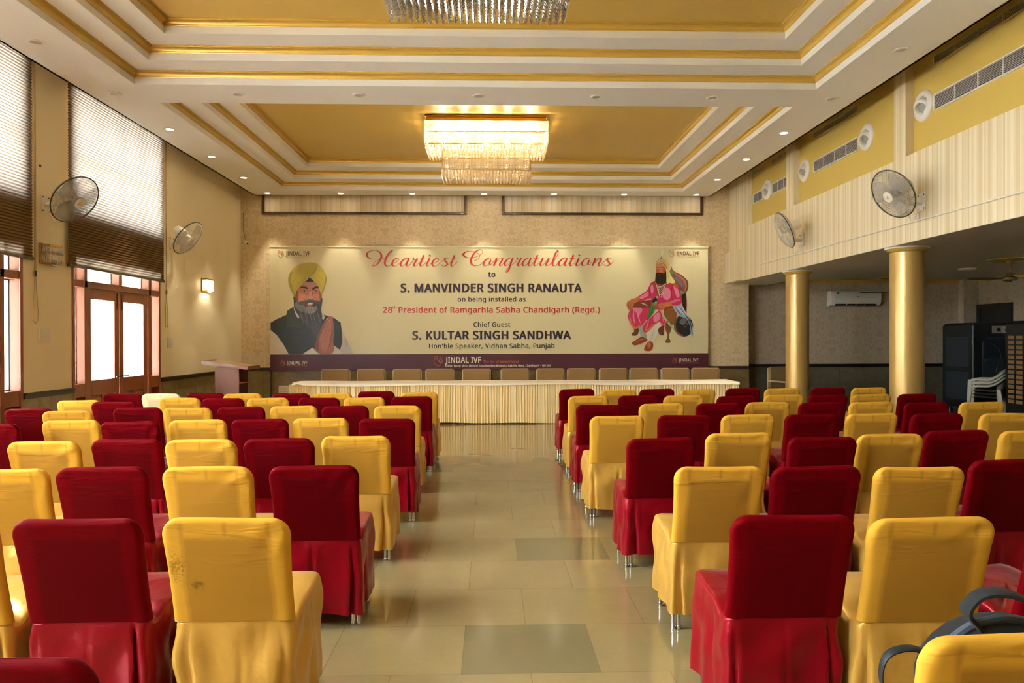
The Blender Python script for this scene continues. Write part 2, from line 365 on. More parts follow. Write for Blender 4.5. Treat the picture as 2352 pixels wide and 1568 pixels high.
for y0, y1 in COFF:
    for k in range(3):
        r = (CX0 + k * INX, CX1 - k * INX, y0 + k * INY, y1 - k * INY); z = ZS + k * STEP; zt = z + STEP
        ring(m, r, [(0, z), (0, z + .075)])
        if k < 2: m.loft([[(r[0] + a * bx + .0, 0, 0) for a in (0,)] for bx in ()] or [[(r[0] + .05, r[2] + .05, zt), (r[1] - .05, r[2] + .05, zt), (r[1] - .05, r[3] - .05, zt), (r[0] + .05, r[3] - .05, zt)],
                         [(r[0] + INX, r[2] + INY, zt), (r[1] - INX, r[2] + INY, zt), (r[1] - INX, r[3] - INY, zt), (r[0] + INX, r[3] - INY, zt)]], smooth=False)
        g = MB(); prof = [(0, z + .075), (.008, z + .075), (.010, z + .083), (.004, z + .088)]
        prof += [(.004 + .040 * (1 - math.cos(a)), z + .088 + .040 * math.sin(a)) for a in [i * PI / 2 / 6 for i in range(1, 7)]]
        prof += [(.050, z + .128), (.050, z + .136), (.062, z + .136), (.062, zt), (.0, zt)]
        ring(g, r, prof, smooth=True); gold.append(g)
    f = MB(); a = 2 * INX; b = 2 * INY; zt = ZS + 3 * STEP
    f.box(CX0 + a, CX1 - a, y0 + b, y1 - b, zt, zt + .02); fields.append(f)
struct(m.build('ceiling', WHITE, fixn=False))
for f in fields: struct(f.build('ceiling', GOLDFIELD))
for i, g in enumerate(gold): struct(g.build('trim_%d' % (i + 1), GOLD))
# side bay ceiling, its soffit and gold cornice
BZ = 2.80
struct(MB().box(6.0, XB, YR, 15.6, BZ, BZ + .1).build('ceiling', BAYCEIL))
struct(MB().box(XR, 6.0, YR, 15.6, 2.684, 2.69).box(5.98, 6.0, YR, 15.6, 2.69, BZ).build('ceiling', BAYCEIL))
def moulding(name, pts, mat, h=.07, w_=.06):
    m = MB(); P = [Vector(p) for p in pts]
    for a, b in zip(P, P[1:]):
        d = (b - a).normalized(); s = Vector((-d.y, d.x, 0))
        prof = [(0, 0), (w_, 0), (w_, -h * .2), (w_ * .75, -h * .3), (w_ * .35, -h * .75), (w_ * .2, -h), (0, -h)]
        m.loft([[tuple(q + s * o_ + Vector((0, 0, z))) for o_, z in prof] for q in (a, b)], cap0=True, cap1=True, smooth=False)
    return struct(m.build(name, mat))
moulding('trim_7', [(6.0, 15.58, BZ), (6.0, YR, BZ)], GOLD, .09, .07)
moulding('trim_8', [(XB, 15.6, BZ), (6.0, 15.6, BZ)], GOLD, .06, .05)
moulding('trim_9', [(XB, YR, BZ), (XB, 15.6, BZ)], GOLD, .06, .05)
# dado and rail along the walls
def dado(name, boxes, mat):
    m = MB()
    for b in boxes: m.box(*b)
    return struct(m.build(name, mat))
gaps = [(YR, WIN[0][0])] + [(WIN[i][1], WIN[i + 1][0]) for i in range(3)] + [(WIN[3][1], YB)]
dado('baseboard_left', [(XL, XL + .012, a, b, 0, .87) for a, b in gaps], MARBLE)
dado('trim_10', [(XL, XL + .035, a, b, .87, .935) for a, b in gaps] + [(XL, XL + .05, a, b, .915, .93) for a, b in gaps], RAIL)
dado('baseboard_back', [(XL, 5.47, YB - .012, YB, 0, .885)], MARBLE)
dado('trim_11', [(XL, 5.47, YB - .035, YB, .885, .945)], RAIL)
dado('baseboard_back', [(5.47, XB, 15.588, 15.6, 0, .90), (5.47, 5.482, YB, 15.6, 0, .90)], MARBLE2)
dado('trim_12', [(5.47, XB, 15.565, 15.6, .90, .97)], m_wood('black_rail_wood', L(20, 20, 16), L(12, 12, 10), .4))
dado('baseboard_right', [(XB - .012, XB, YR, 15.6, 0, .90)], MARBLE2)
# door in the far wall of the bay
DKWOOD = m_wood('dark_green_door', L(22, 24, 20), L(14, 15, 12), .5)
d = struct(thing('door_2', 'dark door in the far wall of the side bay behind the coolers', 'door', (XB, 14.9, 0)))
MB().box(-.05, .0, -.52, -.42, 0, 2.25).box(-.05, .0, .42, .52, 0, 2.25).box(-.05, 0, -.42, .42, 2.15, 2.25).build('door_frame', DKWOOD, d)
MB().box(-.02, .0, -.42, .42, 0, 2.15).build('door_leaf', DKWOOD, d, bevel=.004)
# framed striped panels above the banner
for i, (x0, x1) in enumerate(((-4.75, -.51), (.23, 4.48))):
    p = struct(thing('trim_%d' % (13 + i), 'dark framed striped panel high on the wall above the banner, ' + ('window end' if i == 0 else 'column end'), 'panel', (0, YB, 0)))
    b = .05
    MB().box(x0, x0 + b, -.05, 0, 4.13, 4.9).box(x1 - b, x1, -.05, 0, 4.13, 4.9).box(x0 + b, x1 - b, -.05, 0, 4.13, 4.13 + b).build('panel_frame', FRAME, p, bevel=.004)
    MB().box(x0 + b, x1 - b, -.02, 0, 4.13 + b, 4.9).build('panel_infill', STRIPEB, p)
# conduit along the striped wall
m = MB().tube([(XR - .012, YR, 2.915), (XR - .012, 13.6, 2.915)], .011, 6)
struct(m.build('trim_15', WPLAST))
# columns
GOLDCOL = None
t = NT('hammered_gold_column'); n = t.noise(t.mapv(t.pos(), (1, 1, .6)), 5, 4, .6)
GOLDCOL = t.done(t.bsdf(col=t.mix(n, L(198, 164, 94), L(184, 148, 80)), rough=.36, metal=.4, coat=.5, crough=.25, normal=t.bump(n, .18, .03)))
for i, (x, y, r, lab) in enumerate(((5.28, 12.32, .19, 'gold painted round column farther off, near the end of the head table'), (5.33, 9.12, .20, 'gold painted round column nearer the viewer, beside the red chairs'), (5.33, 5.9, .2, None), (5.33, 2.6, .2, None), (5.33, -1, .2, None))):
    if lab:
        c = struct(thing('column', lab, 'column', (x, y, 0)))
        MB().lathe([(r, 0), (r, 2.65)], 48).build('shaft', GOLDCOL, c)
        MB().lathe([(r + .005, 2.62), (r + .035, 2.645), (r + .05, 2.665)], 48).build('capital_ring', GOLD, c)
        MB().lathe([(r + .055, 2.665), (r + .06, 2.684)], 48).build('capital_plate', WHITE, c)
    elif y < 6: struct(MB().lathe([(r, 0), (r, 2.684)], 32, (x, y, 0)).build('column', GOLDCOL), 'gold painted round column beside the seats near the viewer', 'column')

# ------------------------------------------------------------------ door bays in the window wall
def bay(idx, y0, y1, full, lab):
    d = struct(thing('door_%d' % idx if idx < 2 else 'door_%d' % (idx + 1), lab, 'door', (XL, y0, 0)))
    W = y1 - y0; D = -.13                                       # depth of the timber behind the wall face
    a = [0, .05, .285, .35, .35 + .80, .35 + .83, W - .42, W - .36, W - .05, W]
    fr = MB(); rv = MB(); gl = MB()
    fr.box(D, .015, 0, .05, 0, 2.6).box(D, .015, W - .05, W, 0, 2.6)                  # outer posts
    for s0, s1 in ((.285, .35), (W - .36, W - .295)): fr.box(D, .004, s0, s1, 0, 2.6)
    fr.box(D, .004, .05, W - .05, 2.20, 2.29).box(D, .004, .05, W - .05, 2.55, 2.6)
    mid = W / 2
    fr.box(D, .004, mid - .045, mid + .045, 2.29, 2.55)
    for s0, s1 in ((.05, .285), (W - .295, W - .05)):
        fr.box(D, .004, s0, s1, .80, .97).box(D - .02, D + .02, s0, s1, 0, .80).box(D, .004, s0, s1, 0, .12)
    fr.build('frame', DOORW, d, bevel=.004)
    # pink brown faces inside the openings
    e = .002
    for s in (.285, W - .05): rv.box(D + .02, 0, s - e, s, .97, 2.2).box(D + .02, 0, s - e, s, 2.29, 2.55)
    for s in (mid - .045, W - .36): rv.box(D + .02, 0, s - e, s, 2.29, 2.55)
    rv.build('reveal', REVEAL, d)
    for s0, s1, z0, z1 in ((.05, .285, .97, 2.2), (W - .295, W - .05, .97, 2.2), (.05, .285, 2.29, 2.55), (W - .295, W - .05, 2.29, 2.55), (.35, mid - .045, 2.29, 2.55), (mid + .045, W - .36, 2.29, 2.55)):
        MB().box(D + .012, D + .016, s0, s1, z0, z1).build('pane', GLASS, d)
        b = .012; MB().box(D + .008, D + .024, s0, s0 + b, z0, z1).box(D + .008, D + .024, s1 - b, s1, z0, z1).box(D + .008, D + .024, s0, s1, z0, z0 + b).box(D + .008, D + .024, s0, s1, z1 - b, z1).build('glazing_bead', BLACK, d)
    lw = (W - .72 - .03) / 2
    for k, s0 in enumerate((.355, .355 + lw + .02)):
        s1 = s0 + lw; st = .115
        lf = MB(); lf.box(-.06, -.015, s0, s0 + st, .02, 2.21).box(-.06, -.015, s1 - st, s1, .02, 2.21).box(-.06, -.015, s0 + st, s1 - st, 2.06, 2.21).box(-.06, -.015, s0 + st, s1 - st, .80, 1.0).box(-.06, -.015, s0 + st, s1 - st, .02, .2).box(-.06, -.015, (s0 + s1) / 2 - .04, (s0 + s1) / 2 + .04, .2, .80)
        lf.box(-.05, -.03, s0 + st, s1 - st, .2, .8)
        o = lf.build('door_leaf', DOORW, d, bevel=.006)
        if full: MB().box(-.04, -.036, s0 + st, s1 - st, 1.0, 2.06).build('pane', GLASS, o)
        else: MB().box(-.04, -.036, s0 + st, s1 - st, 1.0, 2.06).build('pane', GLASS, o)
        for q0, q1 in ((s0 + st + .02, (s0 + s1) / 2 - .05), ((s0 + s1) / 2 + .05, s1 - st - .02)): MB().box(-.03, -.018, q0, q1, .24, .76).build('raised_panel', DOORW, o, bevel=.01)
        hy = s1 - .05 if k == 0 else s0 + .05
        MB().tube([(-.015, hy, 1.02), (.03, hy, 1.02), (.03, hy + (.11 if k else -.11), 1.02)], .009, 8).build('handle', BLACK, o)
        MB().box(-.015, -.005, hy - .012, hy + .012, 1.95, 2.17).build('bolt', RAIL, o)
        for z in (.35, 1.1, 1.9): MB().tube([(-.012, (s0 if k == 0 else s1), z), (-.012, (s0 if k == 0 else s1), z + .12)], .009, 8).build('hinge', CHROME, o)
    # clerestory window above, behind the blind
    c = struct(thing('window_%d' % idx, 'high window behind the ' + ('farther' if idx == 1 else 'nearer') + ' blind', 'window', (XL, y0, 0)))
    cf = MB(); b = .05
    cf.box(-.15, -.09, 0, W, 3.15, 3.2).box(-.15, -.09, 0, W, 4.7, 4.75).box(-.15, -.09, 0, W, 3.87, 3.92)
    for k in range(5): yy = .0 + k * (W - b) / 4; cf.box(-.15, -.09, yy, yy + b, 3.2, 4.7)
    cf.build('window_frame', DOORW, c); MB().box(-.125, -.12, b, W - b, 3.2, 4.7).build('pane', GLASS, c)
    return d
bay(1, *WIN[3], True, 'glazed double door of dark polished wood with sidelights under the farther blind')
bay(2, *WIN[2], True, 'wooden door and sidelight at the picture edge under the nearer blind')
bay(3, *WIN[1], True, 'wooden glazed door bay beside the viewer'); bay(4, *WIN[0], True, 'wooden glazed door bay behind the viewer')

# ------------------------------------------------------------------ pleated blinds
t = NT('pleated_blind'); x, y, z = t.xyz(t.pos())
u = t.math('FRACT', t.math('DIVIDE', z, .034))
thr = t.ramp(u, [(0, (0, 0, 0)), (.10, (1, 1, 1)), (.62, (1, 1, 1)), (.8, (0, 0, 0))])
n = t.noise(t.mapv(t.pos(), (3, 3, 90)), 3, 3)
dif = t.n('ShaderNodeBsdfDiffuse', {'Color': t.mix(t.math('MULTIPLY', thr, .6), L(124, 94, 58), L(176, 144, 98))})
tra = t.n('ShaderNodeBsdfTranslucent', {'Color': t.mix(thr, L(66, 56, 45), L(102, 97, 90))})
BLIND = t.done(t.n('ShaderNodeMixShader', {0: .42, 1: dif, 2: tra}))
def blind(y0, y1, lab, cordlab):
    b = thing('pleated_blind', lab, 'blind', (XL + .035, y0, 2.43), 0, 'pleated blinds in the window wall')
    m = MB(); loops = []; N = 68; H = 2.36; W = y1 - y0
    for i in range(2 * N + 1):
        zz = .03 + H * i / (2 * N); xo = .012 if i % 2 else 0.0
        loops.append([(xo, 0, zz), (xo, W, zz)])
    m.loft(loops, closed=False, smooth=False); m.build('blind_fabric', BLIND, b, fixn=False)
    MB().box(-.008, .022, -.01, W + .01, 0, .035).build('bottom_rail', m_wood('blind_rail', L(74, 62, 44), L(60, 50, 36)), b, bevel=.004)
    MB().box(-.01, .05, 0, W, 2.36, 2.42).build('headrail', WPLAST, b)
    return b
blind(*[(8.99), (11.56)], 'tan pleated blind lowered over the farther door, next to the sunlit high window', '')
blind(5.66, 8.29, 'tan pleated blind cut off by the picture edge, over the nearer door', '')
CORD = plain('cord_fabric', L(176, 150, 110), .7)
def blind_cord(y, z0, lab):
    c = thing('blind_cord', lab, 'cord', (XL + .02, y, z0), 0, 'blind pull cords')
    pts = [(0, 0, 3.0), (0, 0, .52)]; MB().tube([(0, -.012, 3.2), (0, -.012, .55)], .0045, 6).tube([(0, .012, 3.2), (0, .012, .55)], .0045, 6).build('cord', CORD, c)
    MB().tube(cat_rom([(0, -.012, .55), (0, -.015, .45), (0, -.045, .16), (0, -.04, .04), (0, 0, 0), (0, .04, .04), (0, .045, .16), (0, .015, .45), (0, .012, .55)], 6), .0045, 6).build('cord_loop', CORD, c)
    MB().lathe([(.012, .53), (.014, .55), (.014, .58), (.012, .6)], 10).build('toggle', BLACK, c)
    return c
blind_cord(8.375, 1.72, 'looped pull cord hanging on the pier beside the nearer blind')
blind_cord(11.70, 1.72, 'pull cord hanging on the wall at the far side of the farther blind')
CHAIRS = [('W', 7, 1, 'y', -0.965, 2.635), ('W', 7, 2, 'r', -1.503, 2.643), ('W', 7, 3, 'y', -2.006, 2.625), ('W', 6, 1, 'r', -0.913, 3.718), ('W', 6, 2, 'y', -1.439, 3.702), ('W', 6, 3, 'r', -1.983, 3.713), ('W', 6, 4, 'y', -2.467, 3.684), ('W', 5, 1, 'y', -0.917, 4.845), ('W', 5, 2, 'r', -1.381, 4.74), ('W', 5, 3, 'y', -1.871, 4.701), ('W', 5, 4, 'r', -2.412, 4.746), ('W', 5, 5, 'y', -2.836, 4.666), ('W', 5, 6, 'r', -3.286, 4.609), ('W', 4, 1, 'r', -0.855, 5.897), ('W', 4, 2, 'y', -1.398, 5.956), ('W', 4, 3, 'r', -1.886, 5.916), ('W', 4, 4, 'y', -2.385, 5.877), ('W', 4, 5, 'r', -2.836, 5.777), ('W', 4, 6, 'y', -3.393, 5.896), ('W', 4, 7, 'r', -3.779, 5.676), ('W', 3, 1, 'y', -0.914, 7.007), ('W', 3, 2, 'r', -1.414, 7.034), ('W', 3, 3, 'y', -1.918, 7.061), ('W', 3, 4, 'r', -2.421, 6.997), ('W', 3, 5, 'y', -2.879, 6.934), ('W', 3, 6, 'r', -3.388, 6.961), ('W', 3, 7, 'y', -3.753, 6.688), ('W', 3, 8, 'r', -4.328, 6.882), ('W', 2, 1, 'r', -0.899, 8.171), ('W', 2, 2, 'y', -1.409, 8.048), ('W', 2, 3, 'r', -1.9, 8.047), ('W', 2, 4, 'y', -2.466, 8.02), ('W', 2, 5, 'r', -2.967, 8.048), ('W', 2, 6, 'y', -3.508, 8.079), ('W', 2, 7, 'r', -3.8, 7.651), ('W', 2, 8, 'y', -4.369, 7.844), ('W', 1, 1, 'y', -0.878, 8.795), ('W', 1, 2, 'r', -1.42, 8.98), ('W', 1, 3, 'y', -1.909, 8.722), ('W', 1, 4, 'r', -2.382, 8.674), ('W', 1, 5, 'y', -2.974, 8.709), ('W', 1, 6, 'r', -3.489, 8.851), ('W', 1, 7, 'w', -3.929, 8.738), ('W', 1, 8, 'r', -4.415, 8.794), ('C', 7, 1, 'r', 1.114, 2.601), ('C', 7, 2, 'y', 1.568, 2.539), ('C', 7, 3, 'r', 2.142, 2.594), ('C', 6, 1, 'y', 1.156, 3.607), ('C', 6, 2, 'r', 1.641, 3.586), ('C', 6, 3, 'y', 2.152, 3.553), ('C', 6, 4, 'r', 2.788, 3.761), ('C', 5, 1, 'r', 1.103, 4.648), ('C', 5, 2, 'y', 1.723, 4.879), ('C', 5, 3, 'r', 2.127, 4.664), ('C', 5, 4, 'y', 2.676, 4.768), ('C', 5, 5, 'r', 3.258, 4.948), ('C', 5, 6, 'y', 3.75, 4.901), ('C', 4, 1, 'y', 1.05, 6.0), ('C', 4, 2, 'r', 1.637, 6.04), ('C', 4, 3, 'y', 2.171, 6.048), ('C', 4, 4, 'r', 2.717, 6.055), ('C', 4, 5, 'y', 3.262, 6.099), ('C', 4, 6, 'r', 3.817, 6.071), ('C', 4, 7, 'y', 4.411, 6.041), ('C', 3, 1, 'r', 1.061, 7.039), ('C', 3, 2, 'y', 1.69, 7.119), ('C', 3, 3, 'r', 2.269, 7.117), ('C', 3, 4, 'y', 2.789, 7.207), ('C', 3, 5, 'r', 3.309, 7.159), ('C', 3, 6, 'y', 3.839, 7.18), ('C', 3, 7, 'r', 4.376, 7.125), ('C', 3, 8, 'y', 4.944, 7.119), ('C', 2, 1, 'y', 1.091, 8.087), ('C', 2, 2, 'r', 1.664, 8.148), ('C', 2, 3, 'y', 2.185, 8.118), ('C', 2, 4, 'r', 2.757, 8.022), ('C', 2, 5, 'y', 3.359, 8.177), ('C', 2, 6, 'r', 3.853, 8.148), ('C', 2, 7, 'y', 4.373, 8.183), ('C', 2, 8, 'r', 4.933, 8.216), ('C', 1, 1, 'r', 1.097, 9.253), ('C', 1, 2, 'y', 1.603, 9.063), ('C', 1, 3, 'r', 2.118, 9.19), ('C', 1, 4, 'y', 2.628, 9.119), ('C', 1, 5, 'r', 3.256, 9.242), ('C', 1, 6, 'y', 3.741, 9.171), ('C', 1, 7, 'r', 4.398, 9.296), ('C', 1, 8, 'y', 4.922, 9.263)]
# ------------------------------------------------------------------ covered banquet chairs
YB1, YB2, YPAD = L(214, 160, 54), L(202, 150, 52), L(158, 113, 42)
YC = {k: cloth('yellow_back_cover_' + k, YB1, YB2, True, YPAD, k == 'stained') for k in ('plain', 'stained')}
YS = cloth('yellow_satin', L(212, 164, 74), L(202, 154, 66), False)
RC = cloth('red_back_cover', L(106, 0, 8), L(92, 0, 6), True, L(82, 0, 5)); RS = cloth('red_satin', L(142, 1, 22), L(124, 0, 18), False)
PC = cloth('glare_pale_back_cover', L(236, 216, 168), L(230, 208, 150), True, L(206, 186, 140)); PS = cloth('glare_pale_satin', L(236, 214, 160), L(230, 208, 150), False)  # door glare on one yellow chair, put into its cover colours
HB = .885
def back_mb(seed):
    R = random.Random(seed); m = MB(); z0 = .478; H = HB - z0; W = .472; r = .074; T = .046; loops = []
    folds = [(R.choice((-1, 1)), R.uniform(.3, 1.2), R.uniform(38, 70), R.uniform(0, 6), R.uniform(.0015, .005)) for _ in range(3)]
    sag = R.uniform(-.006, .006); bulge = R.uniform(.004, .012)
    zs = [0, .03, .08, .16, .26, .36, .46, .56, .66, .74, .80, .845, .88, .91, .935, .955, .972, .985, .994, .999]
    for v in zs:
        z = z0 + H * v; t = H * (1 - v)
        hw = W / 2 - .012 * (1 - v) - .006 * math.sin(v * PI)
        if t < r: hw -= r - math.sqrt(max(0, r * r - (r - t) ** 2))
        th = T * (1 if t > T / 2 else math.sqrt(max(.02, 1 - (1 - t / (T / 2)) ** 2)))
        rr = min(th / 2, .022); yc = -.172 - (z - z0) * .105 / .41
        loop = []
        NB = 21
        for i in range(NB):
            x = -hw + rr + (2 * hw - 2 * rr) * i / (NB - 1)
            y = -th / 2 - bulge * (1 - (x / (hw + .001)) ** 2) * math.sin(min(1, v * 1.1) * PI)
            for sx, a, k, ph, am in folds:
                dx, dz = x - sx * W / 2, z - HB; d = math.hypot(dx, dz)
                y -= am * math.exp(-(d / .17) ** 2) * math.sin(k * (dx * math.sin(a) * -sx + dz * math.cos(a)) + ph) * min(1, t / .03)
            y -= .002 * math.exp(-(v / .06) ** 2)
            loop.append((x, yc + y, z))
        for i in range(1, 6):
            a = -PI / 2 + PI * i / 6; loop.append((hw - rr + rr * math.cos(a), yc + th / 2 * math.sin(a), z))
        for i in range(9):
            x = hw - rr - (2 * hw - 2 * rr) * i / 8; loop.append((x, yc + th / 2, z))
        for i in range(1, 6):
            a = PI / 2 + PI * i / 6; loop.append((-hw + rr + rr * math.cos(a), yc + th / 2 * math.sin(a), z))
        zz = sag * math.sin(v * 3) * 0
        loops.append([(p[0], p[1], p[2] + (.003 * math.sin(p[0] * 9 + seed) if v > .7 else 0) + zz) for p in loop])
    m.loft(loops, cap1=True); return m
def ring_pts(hx, y0, y1, rc, N):
    """points around a rounded rectangle, starting at the rear centre, going to +x"""
    segs = []; A = [(hx, y0), (hx, y1), (-hx, y1), (-hx, y0)]
    cs = [(hx - rc, y0 + rc, -PI / 2), (hx - rc, y1 - rc, 0), (-hx + rc, y1 - rc, PI / 2), (-hx + rc, y0 + rc, PI)]
    fine = [(0, y0)]
    def line(a, b, k=24):
        for i in range(1, k + 1): fine.append((a[0] + (b[0] - a[0]) * i / k, a[1] + (b[1] - a[1]) * i / k))
    cur = (0, y0)
    for c in cs:
        st = (c[0] + rc * math.cos(c[2]), c[1] + rc * math.sin(c[2])); line(cur, st)
        for i in range(1, 9):
            a = c[2] + PI / 2 * i / 8; fine.append((c[0] + rc * math.cos(a), c[1] + rc * math.sin(a)))
        cur = fine[-1]
    line(cur, (0, y0))
    d = [0]
    for a, b in zip(fine, fine[1:]): d.append(d[-1] + math.hypot(b[0] - a[0], b[1] - a[1]))
    out = []; j = 0
    for i in range(N):
        s = d[-1] * i / N
        while d[j + 1] < s: j += 1
        u = (s - d[j]) / max(1e-9, d[j + 1] - d[j]); a, b = fine[j], fine[j + 1]
        out.append((a[0] + (b[0] - a[0]) * u, a[1] + (b[1] - a[1]) * u))
    return out
def skirt_mb(seed):
    R = random.Random(seed * 7 + 3); m = MB(); N = 168
    hx0, hx1 = .222, .229 + R.uniform(-.004, .004); P = 2 * (.44 + .44)
    tc = [(.212) / 1.76, (.212 + .45) / 1.76, 1 - (.212 + .45) / 1.76, 1 - .212 / 1.76]
    pleats = [(tc[0] - R.uniform(.008, .03), R.uniform(.018, .045), R.uniform(.006, .012)), (tc[3] + R.uniform(.008, .03), R.uniform(.018, .045), R.uniform(.006, .012)),
              (R.choice((0, .015, -.015)), R.choice((.004, .006, .035)), .006), (tc[1], .02, .012), (tc[2], .02, .012),
              (R.uniform(.18, .3), R.uniform(.006, .02), .02), (R.uniform(.7, .82), R.uniform(.006, .02), .02)]
    waves = [(R.choice((7, 9, 11, 13)), R.uniform(0, 6), R.uniform(.002, .006)) for _ in range(3)]
    hemw = [(R.choice((2, 3, 5)), R.uniform(0, 6), R.uniform(.003, .010)) for _ in range(2)]
    diag = [(R.choice((5, 6, 8)), R.uniform(4, 9) * R.choice((-1, 1)), R.uniform(0, 6), R.uniform(.004, .0085)) for _ in range(3)]
    hem = .085 + R.uniform(-.01, .015); loops = []
    vs = [0, .03, .07, .12, .18, .25, .33, .42, .52, .62, .72, .82, .91, 1]
    for v in vs:
        hx = hx0 + (hx1 - hx0) * v ** .7; y0 = -.193 + .006 * v; y1 = .262 + .03 * v ** .8
        pts = ring_pts(hx, y0, y1, .035 + .015 * v, N); lp = []
        for i, (x, y) in enumerate(pts):
            t = i / N; nx, ny = x, y - .045; l_ = math.hypot(nx, ny); nx, ny = nx / l_, ny / l_
            d = 0
            for c, am, w_ in pleats:
                dt = min(abs(t - c % 1), 1 - abs(t - c % 1)); d -= am * math.exp(-(dt / (w_ * (.35 + .65 * v))) ** 2) * min(1, v * 1.5) ** .8
                d += am * .35 * math.exp(-((dt - 2.2 * w_) / (w_ * 1.3)) ** 2) * v
            for k, ph, am in waves: d += am * math.sin(2 * PI * k * t + ph) * v ** 1.2
            for kk, mm, ph, am in diag: d += am * math.sin(2 * PI * kk * t + mm * v + ph) * math.sin(min(1, v * 1.3) * PI) ** .7
            d += .009 * math.sin(v * PI) * (1 if t < .12 or t > .88 else .3) * R.choice((1,))
            front = (y - y0) / (y1 - y0)
            ztop = .478 + .028 * front ** 1.6 - .030 * math.exp(-((front - .14) / .12) ** 2) * (1 if .1 < t < .9 else 0)
            zh = hem + sum(a * math.sin(2 * PI * k * t + ph) for k, ph, a in hemw)
            lp.append((x + nx * d, y + ny * d, ztop + (zh - ztop) * v))
        loops.append(lp)
    m.loft(loops); top = loops[0]
    s = MB(); sl = []
    for k, (sc, dz) in enumerate(((1.0, .0), (.985, .010), (.93, .017), (.7, .020), (.4, .022), (.1, .022))):
        sl.append([(p[0] * sc, .045 + (p[1] - .045) * sc, p[2] * (1 - .5 * (1 - sc)) + .5 * (1 - sc) * .495 + dz) for p in top])
    s.loft(sl, cap1=True)
    return m, s
def leg_mb(x, y, twin):
    m = MB()
    for dx in ((-.014, .014) if twin else (0,)):
        m.tube([(x + dx, y + .02, .34), (x + dx, y, .012)], .0115, 10).lathe([(.013, 0), (.0135, .004), (.0135, .02), (.012, .022)], 10, (x + dx, y, 0))
    return m
VAR = 4
def chair_proto(kind, seed, bm, sm):
    r = thing('banquet_chair', '-', 'chair', (0, 0, -50), 0, 'covered chairs facing the head table')
    back_mb(seed).build('back_cover', bm, r, sharp=60)
    sk, se = skirt_mb(seed); sk.build('skirt', sm, r, sharp=75); se.build('seat_cover', sm, r, sharp=60)
    for x, y, tw in ((-.185, -.115, True), (.185, -.115, True), (-.19, .22, False), (.19, .22, False)): leg_mb(x, y, tw).build('leg', CHROME, r)
    return r
PROTO = {}
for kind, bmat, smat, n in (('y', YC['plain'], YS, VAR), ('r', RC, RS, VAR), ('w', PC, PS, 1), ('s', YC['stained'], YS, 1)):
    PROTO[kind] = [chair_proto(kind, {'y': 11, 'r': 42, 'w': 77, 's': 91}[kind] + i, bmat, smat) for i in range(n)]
USED = set(); RND = random.Random(5)
ORD = ['', 'first', 'second', 'third', 'fourth', 'fifth', 'sixth', 'seventh', 'eighth']
CNAME = {'y': 'yellow', 'r': 'red', 'w': 'glare-pale yellow', 's': 'soiled yellow'}
def put_chair(block, row, seat, kind, x, y, rz=None, label=None):
    rz = RND.uniform(-.022, .022) if rz is None else rz
    if kind == 'y' and block == 'W' and row == 7 and seat == 1: kind = 's'
    k = RND.randrange(len(PROTO[kind])); src = PROTO[kind][k]
    lab = label or '%s covered chair, %s from the aisle, %s row from the head table, %s side' % (CNAME[kind], ORD[seat], ORD[row], 'window' if block == 'W' else 'column')
    loc = (x, y + .285, 0)
    if (kind, k) not in USED:
        USED.add((kind, k)); src.location = loc; src.rotation_euler = (0, 0, rz); src['label'] = lab
    else: dup(src, loc, rz, lab)
FIX = {('W', 4, 7): (-3.85, 5.66), ('W', 3, 7): (-3.83, 6.67), ('W', 2, 7): (-3.90, 7.62), ('C', 5, 2): (1.70, 4.88), ('C', 5, 3): (2.155, 4.66), ('C', 7, 1): (1.108, 2.60), ('C', 7, 2): (1.585, 2.54), ('W', 3, 6): (-3.37, 6.96), ('C', 6, 4): (2.75, 3.75)}
ROT = {('C', 7, 3): .22, ('C', 6, 4): .05, ('W', 6, 4): .03}
CH = [[b, r, s_, k, *FIX.get((b, r, s_), (x, y))] for b, r, s_, k, x, y in CHAIRS]
for it in range(60):                                # neighbours in a row stand side by side, not inside each other
    for a, c in zip(CH, CH[1:]):
        if a[:2] != c[:2]: continue
        g = .482 - abs(c[4] - a[4]); sg = 1 if c[4] > a[4] else -1
        if g > 0: a[4] -= sg * g / 2; c[4] += sg * g / 2
for b, r, s_, k, x, y in CH: put_chair(b, r, s_, k, x, y, ROT.get((b, r, s_)))
put_chair('W', 8, 1, 'r', -1.035, 1.475, .0, 'red covered chair nearest the viewer, bottom corner on the window side')
put_chair('C', 8, 1, 'y', 1.165, 1.53, .0, 'yellow covered chair nearest the viewer with a backpack on its seat')
for ps in PROTO.values():
    for p in ps:
        if p.location.z < -40:
            for o in list(p.children) + [p]: bpy.data.objects.remove(o)

# ------------------------------------------------------------------ backpack on the nearest yellow chair
BAGM = plain('charcoal_nylon', L(22, 22, 22), .9); BAGB = plain('blue_grey_nylon', L(66, 72, 84), .75); BAGD = plain('black_webbing', L(20, 24, 26), .6)
bp = thing('backpack', 'charcoal backpack with blue grey trim on the seat of the nearest yellow chair', 'backpack', (1.34, 1.87, .525), -.06)
m = MB(); loops = []
for v, sx, sy in ((0, .80, .7), (.03, .93, .9), (.1, 1, 1), (.4, 1, 1), (.58, .92, .95), (.72, .78, .86), (.84, .60, .72), (.93, .40, .52), (.985, .18, .25)):
    a = []
    for k in range(40):
        th = 2 * PI * k / 40; c, s_ = math.cos(th), math.sin(th)
        a.append((.20 * sx * math.copysign(abs(c) ** .55, c), .105 * sy * math.copysign(abs(s_) ** .6, s_), .275 * v))
    loops.append(a)
m.loft(loops, cap0=True, cap1=True).build('body', BAGM, bp)
MB().tube(cat_rom([(-.203, -.03, .02), (-.206, -.03, .11), (-.186, -.03, .16), (-.155, -.03, .20), (-.118, -.03, .235), (-.075, -.03, .26), (0, -.03, .275), (.07, -.03, .262)], 5), .012, 8).build('trim', BAGB, bp)
